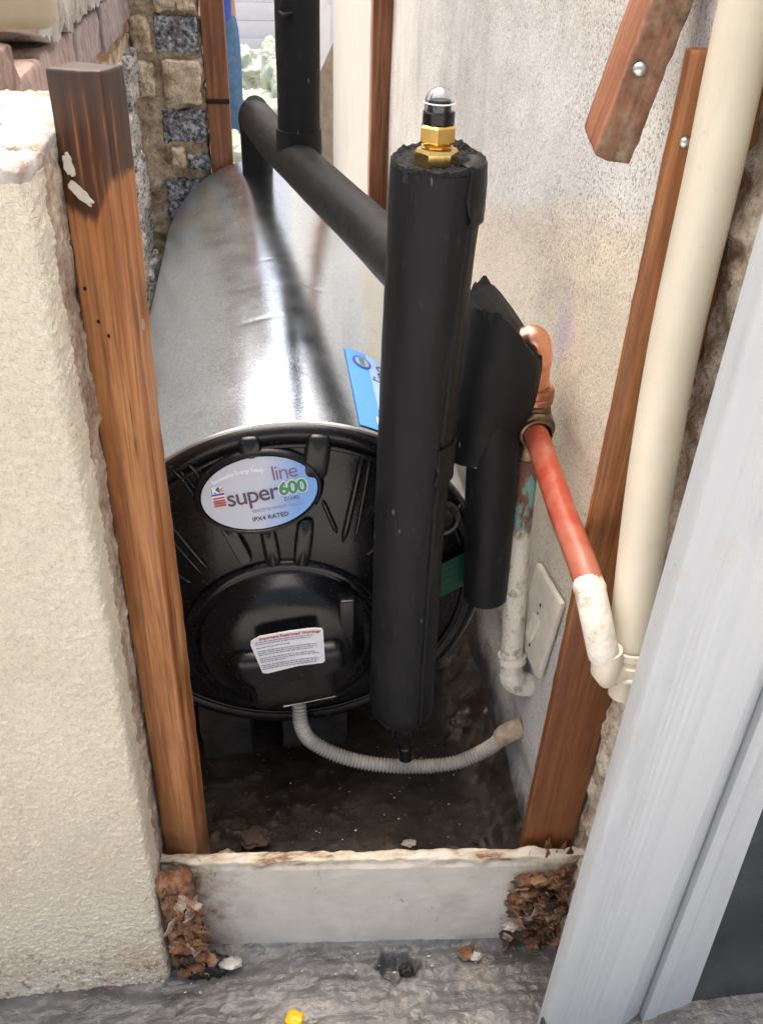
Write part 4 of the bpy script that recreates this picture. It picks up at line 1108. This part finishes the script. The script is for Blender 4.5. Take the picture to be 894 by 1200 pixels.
random.seed(9)
lump('rotten_mass', (.350, -.262, -.392), (.042, .020, .098), 'rot', t, .6, 4.5, 3, 6)
for i in range(40):
    c = V((random.uniform(.292, .352), random.uniform(-.290, -.279), random.uniform(-.47, -.31)))
    s = random.uniform(.006, .017)
    lump('fragment', c, (s, s * .5, s * random.uniform(.3, .6)), random.choice(['rot', 'rot', 'mortar_grey', 'chipwood']), t, .7, 2.2, i, 3)
flakes((.330, -.280, -.40), (.040, .010, .080), 46, t, 22, .007, .022)
fibres('fibres', (.340, -.290, -.41), (.045, .010, .12), 380, t, 8, (.003, .014))

# debris
def chips(name, area, zf, count, mat, seed, s=(.0015, .006), label=None):
    random.seed(seed); vs = []; fs = []
    for i in range(count):
        x = random.uniform(area[0], area[1]); y = random.uniform(area[2], area[3]); z = zf(x, y)
        r = random.uniform(*s) * random.random() ** .7; b = len(vs); a0 = random.random() * 6.28; k = 5
        for q in range(k):
            a = a0 + 6.283 * q / k; rr_ = r * random.uniform(.5, 1.1)
            vs.append((x + rr_ * math.cos(a), y + rr_ * math.sin(a) * random.uniform(.4, 1), z + random.uniform(0, r * .4)))
        vs.append((x, y, z + r * random.uniform(.3, .8)))
        fs += [(b + q, b + (q + 1) % k, b + k) for q in range(k)]
    o = stuff(mesh(name, vs, fs, mat, None, False, (0, 0, 0)))
    return o
fz = lambda x, y: FZ + .006 * nz((x, y, 0), 9, 1, 3) + .003
o = chips('plaster_flakes', (-.02, .30, -.20, .05), fz, 90, 'chip', 2, (.0006, .0030)); tag(o, 'white plaster flakes scattered on the wet pit floor', 'debris')
o = chips('dirt_crumbs', (-.2, .33, -.22, .3), fz, 700, 'chipwood', 3, (.002, .008)); tag(o, 'dark crumbs of earth and wood on the wet pit floor', 'debris')
gz = lambda x, y: -.492
o = chips('paint_flakes', (-.19, .32, -.32, -.262), gz, 60, 'chip', 6, (.001, .004)); tag(o, 'small pale flakes along the foot of the sill', 'debris')
def leafchip(name, c, size, seed, mat, label, cat='debris', group=None):
    o = lump(name, c, size, mat, None, .38, 1.5, seed, 4, base=c); return tag(o, label, cat, group)
leafchip('plaster_fragment', (.158, -.165, FZ + .008), (.010, .006, .004), 3, 'chip', 'bluish pale plaster fragment on the wet floor near the right timber')
leafchip('plaster_fragment', (.262, -.200, FZ + .012), (.022, .008, .004), 5, 'chip', 'larger grey plaster fragment by the sill near the right timber')
leafchip('dead_leaf', (-.075, -.14, FZ + .020), (.022, .018, .007), 8, 'chipwood', 'curled brown dead leaf clump on the floor near the left post')
leafchip('dead_leaf', (-.118, -.165, FZ + .020), (.012, .010, .005), 14, 'edge', 'pale curled leaf next to the foot of the left post')
leafchip('plaster_fragment', (-.117, -.272, -.478), (.016, .009, .007), 21, 'chip', 'flat pale chip at the lower left corner of the sill')
leafchip('rust_flake', (.232, -.292, -.482), (.013, .010, .006), 23, 'rot', 'rusty brown flake with white bits at the foot of the sill, right')
leafchip('paint_curl', (.243, -.298, -.481), (.008, .006, .006), 27, 'chip', 'small white paint curl beside the rusty flake')
leafchip('black_residue', (.140, -.300, -.500), (.010, .010, .012), 31, 'rag', 'black crusted residue hanging in the hole of the grey step')
leafchip('yellow_scrap', (-.028, -.352, -.500), (.014, .012, .010), 2, 'yellow', 'bright yellow plastic scrap at the bottom edge', 'scrap')

# ================================================================== BACKGROUND YARD
t = thing('far_panel', 'smooth cream board lining beyond the speckled wall', 'panel', (.36, 2.6, -.5))
box('board', (.335, 1.655, -.5), (.37, 3.62, 1.3), 'panel', t, .003)
t = thing('leaning_sheet', 'white edged brown board leaning at the far end of the alley', 'board', (.30, 3.7, -.5))
mesh('dark_face', [(.276, 3.70, -.5), (.334, 3.62, -.5), (.334, 3.62, .19), (.276, 3.70, .05), (.30, 3.74, -.5), (.36, 3.66, -.5), (.36, 3.66, .19), (.30, 3.74, .05)],
     [(0, 1, 2, 3), (4, 5, 6, 7), (0, 1, 5, 4), (1, 2, 6, 5), (2, 3, 7, 6), (3, 0, 4, 7)], 'boardbrown', t, False)
mesh('white_sheet', [(.20, 3.78, -.5), (.30, 3.76, -.5), (.335, 3.75, .30), (.30, 3.75, .40), (.20, 3.78, .40), (.20, 3.80, -.5), (.30, 3.78, -.5), (.335, 3.77, .30), (.30, 3.77, .40), (.20, 3.80, .40)],
     [(0, 1, 2, 3, 4), (9, 8, 7, 6, 5), (0, 1, 6, 5), (1, 2, 7, 6), (2, 3, 8, 7), (3, 4, 9, 8), (4, 0, 5, 9)], 'siding', t, False)
t = thing('boarded_wall', 'white horizontal boarded wall far behind the heater', 'wall', (.3, 8.1, -.52))
for i in range(26):
    z = -.52 + i * .14
    box('board', (-2.2, 8.0 + .004 * (i % 2), z), (3.0, 8.03 + .004 * (i % 2), z + .1385), 'siding', t, .003)
box('backing', (-2.2, 8.04, -.52), (3.0, 8.12, 3.1), 'panel', t, .003)
# rubble sacks
for i, (c, s, lb) in enumerate([((-.04, 4.35, -.33), (.26, .24, .20), 'large pale green rubble sack in the middle of the pile behind the heater'),
                           ((-.14, 4.9, -.14), (.17, .18, .13), 'small knotted white sack on the back of the pile'),
                           ((.13, 4.45, -.20), (.14, .2, .26), 'upright greenish sack beside the upright branch pipe'),
                           ((-.20, 3.75, -.41), (.20, .2, .14), 'grey shaded sack lowest in the pile beside the brown upright'),
                           ((-.30, 4.75, -.35), (.26, .2, .19), 'white sack at the feet of the person in blue')]):
    tag(lump('rubble_sack', c, s, 'sack', None, .45, 1.5, i + 2, 5, flat=GZ - c[2] - .01, base=(c[0], c[1], GZ)), lb, 'sack', 'rubble sacks in the yard')
tag(box('paver_scrap', (-.15, 3.3, GZ - .018), (-.02, 3.42, GZ + .04), 'mortar_red', None, .01, .01, 20, 4, (4, 4, 3), base=(-.1, 3.36, GZ)), 'orange brick scrap on the ground behind the heater', 'brick')

# person standing behind the pillar, seen only from hip to knee
def skin(name, verts, edges, radii, mat, parent, root=0, sub=2):
    me = bpy.data.meshes.new(name); off = origin(parent)
    me.from_pydata([tuple(V(v) - off) for v in verts], edges, []); me.materials.append(MT[mat])
    o = bpy.data.objects.new(name, me); COL.objects.link(o); o.parent = parent
    o.modifiers.new('skin', 'SKIN')
    if not me.skin_vertices: bpy.context.view_layer.update()
    for i, r in enumerate(radii):
        sv = me.skin_vertices[0].data[i]; sv.radius = (r, r) if not isinstance(r, tuple) else r; sv.use_root = (i == root)
    m = o.modifiers.new('smooth', 'SUBSURF'); m.levels = sub; m.render_levels = sub
    m2 = o.modifiers[0]; m2.use_smooth_shade = True
    return o
PX, PY = -.27, 4.12; G = GZ - .02
t = thing('person', 'person in blue shirt and jeans standing behind the stone pillar', 'person', (PX, PY, G))
def pv(x, y, z): return V((PX + x, PY + y, G + z))
body = skin('body', [pv(0, 0, .95), pv(0, 0, 1.15), pv(0, -.01, 1.38), pv(0, 0, 1.50), pv(0, -.01, 1.58), pv(0, -.02, 1.70),
      pv(.09, 0, .88), pv(.10, -.01, .50), pv(.10, .02, .10), pv(.10, -.12, .04), pv(-.09, 0, .88), pv(-.11, -.03, .50), pv(-.12, .0, .10), pv(-.12, -.14, .04),
      pv(.18, 0, 1.42), pv(.23, -.06, 1.16), pv(.12, -.24, 1.10), pv(.05, -.28, 1.12), pv(-.18, 0, 1.42), pv(-.24, -.02, 1.14), pv(-.22, -.16, .95), pv(-.21, -.20, .87)],
     [(0, 1), (1, 2), (2, 3), (3, 4), (4, 5), (0, 6), (6, 7), (7, 8), (8, 9), (0, 10), (10, 11), (11, 12), (12, 13), (2, 14), (14, 15), (15, 16), (16, 17), (2, 18), (18, 19), (19, 20), (20, 21)],
     [(.13, .10), (.12, .09), (.15, .10), .055, .075, .085, .085, .058, .042, .035, .085, .058, .042, .035, .05, .04, .03, .035, .05, .04, .03, .035], 'skin', t)
skin('jeans', [pv(0, 0, .98), pv(0, 0, .90), pv(.092, 0, .84), pv(.10, -.01, .50), pv(.098, .02, .10), pv(-.092, 0, .84), pv(-.11, -.03, .50), pv(-.12, 0, .10)],
     [(0, 1), (1, 2), (2, 3), (3, 4), (1, 5), (5, 6), (6, 7)], [(.150, .115), (.15, .12), .098, .080, .075, .098, .080, .075], 'jeans', t)
skin('shirt', [pv(0.02, 0, .74), pv(0, 0, .98), pv(0, 0, 1.15), pv(0, -.01, 1.40), pv(0, 0, 1.47), pv(.19, 0, 1.42), pv(.23, -.05, 1.18), pv(-.19, 0, 1.42), pv(-.245, -.02, 1.16)],
     [(0, 1), (1, 2), (2, 3), (3, 4), (3, 5), (5, 6), (3, 7), (7, 8)], [(.20, .15), (.18, .14), (.145, .115), (.17, .12), .07, .07, .065, .07, .065], 'shirt', t, 1)
lump('hair', pv(0, .01, 1.735), (.088, .10, .09), 'hair', t, .15, 3, 2, 3)
for s in (.10, -.12): lump('shoe', pv(s, -.05, .04), (.048, .13, .045), 'shoe', t, .08, 2, 3, 3, flat=-.038)
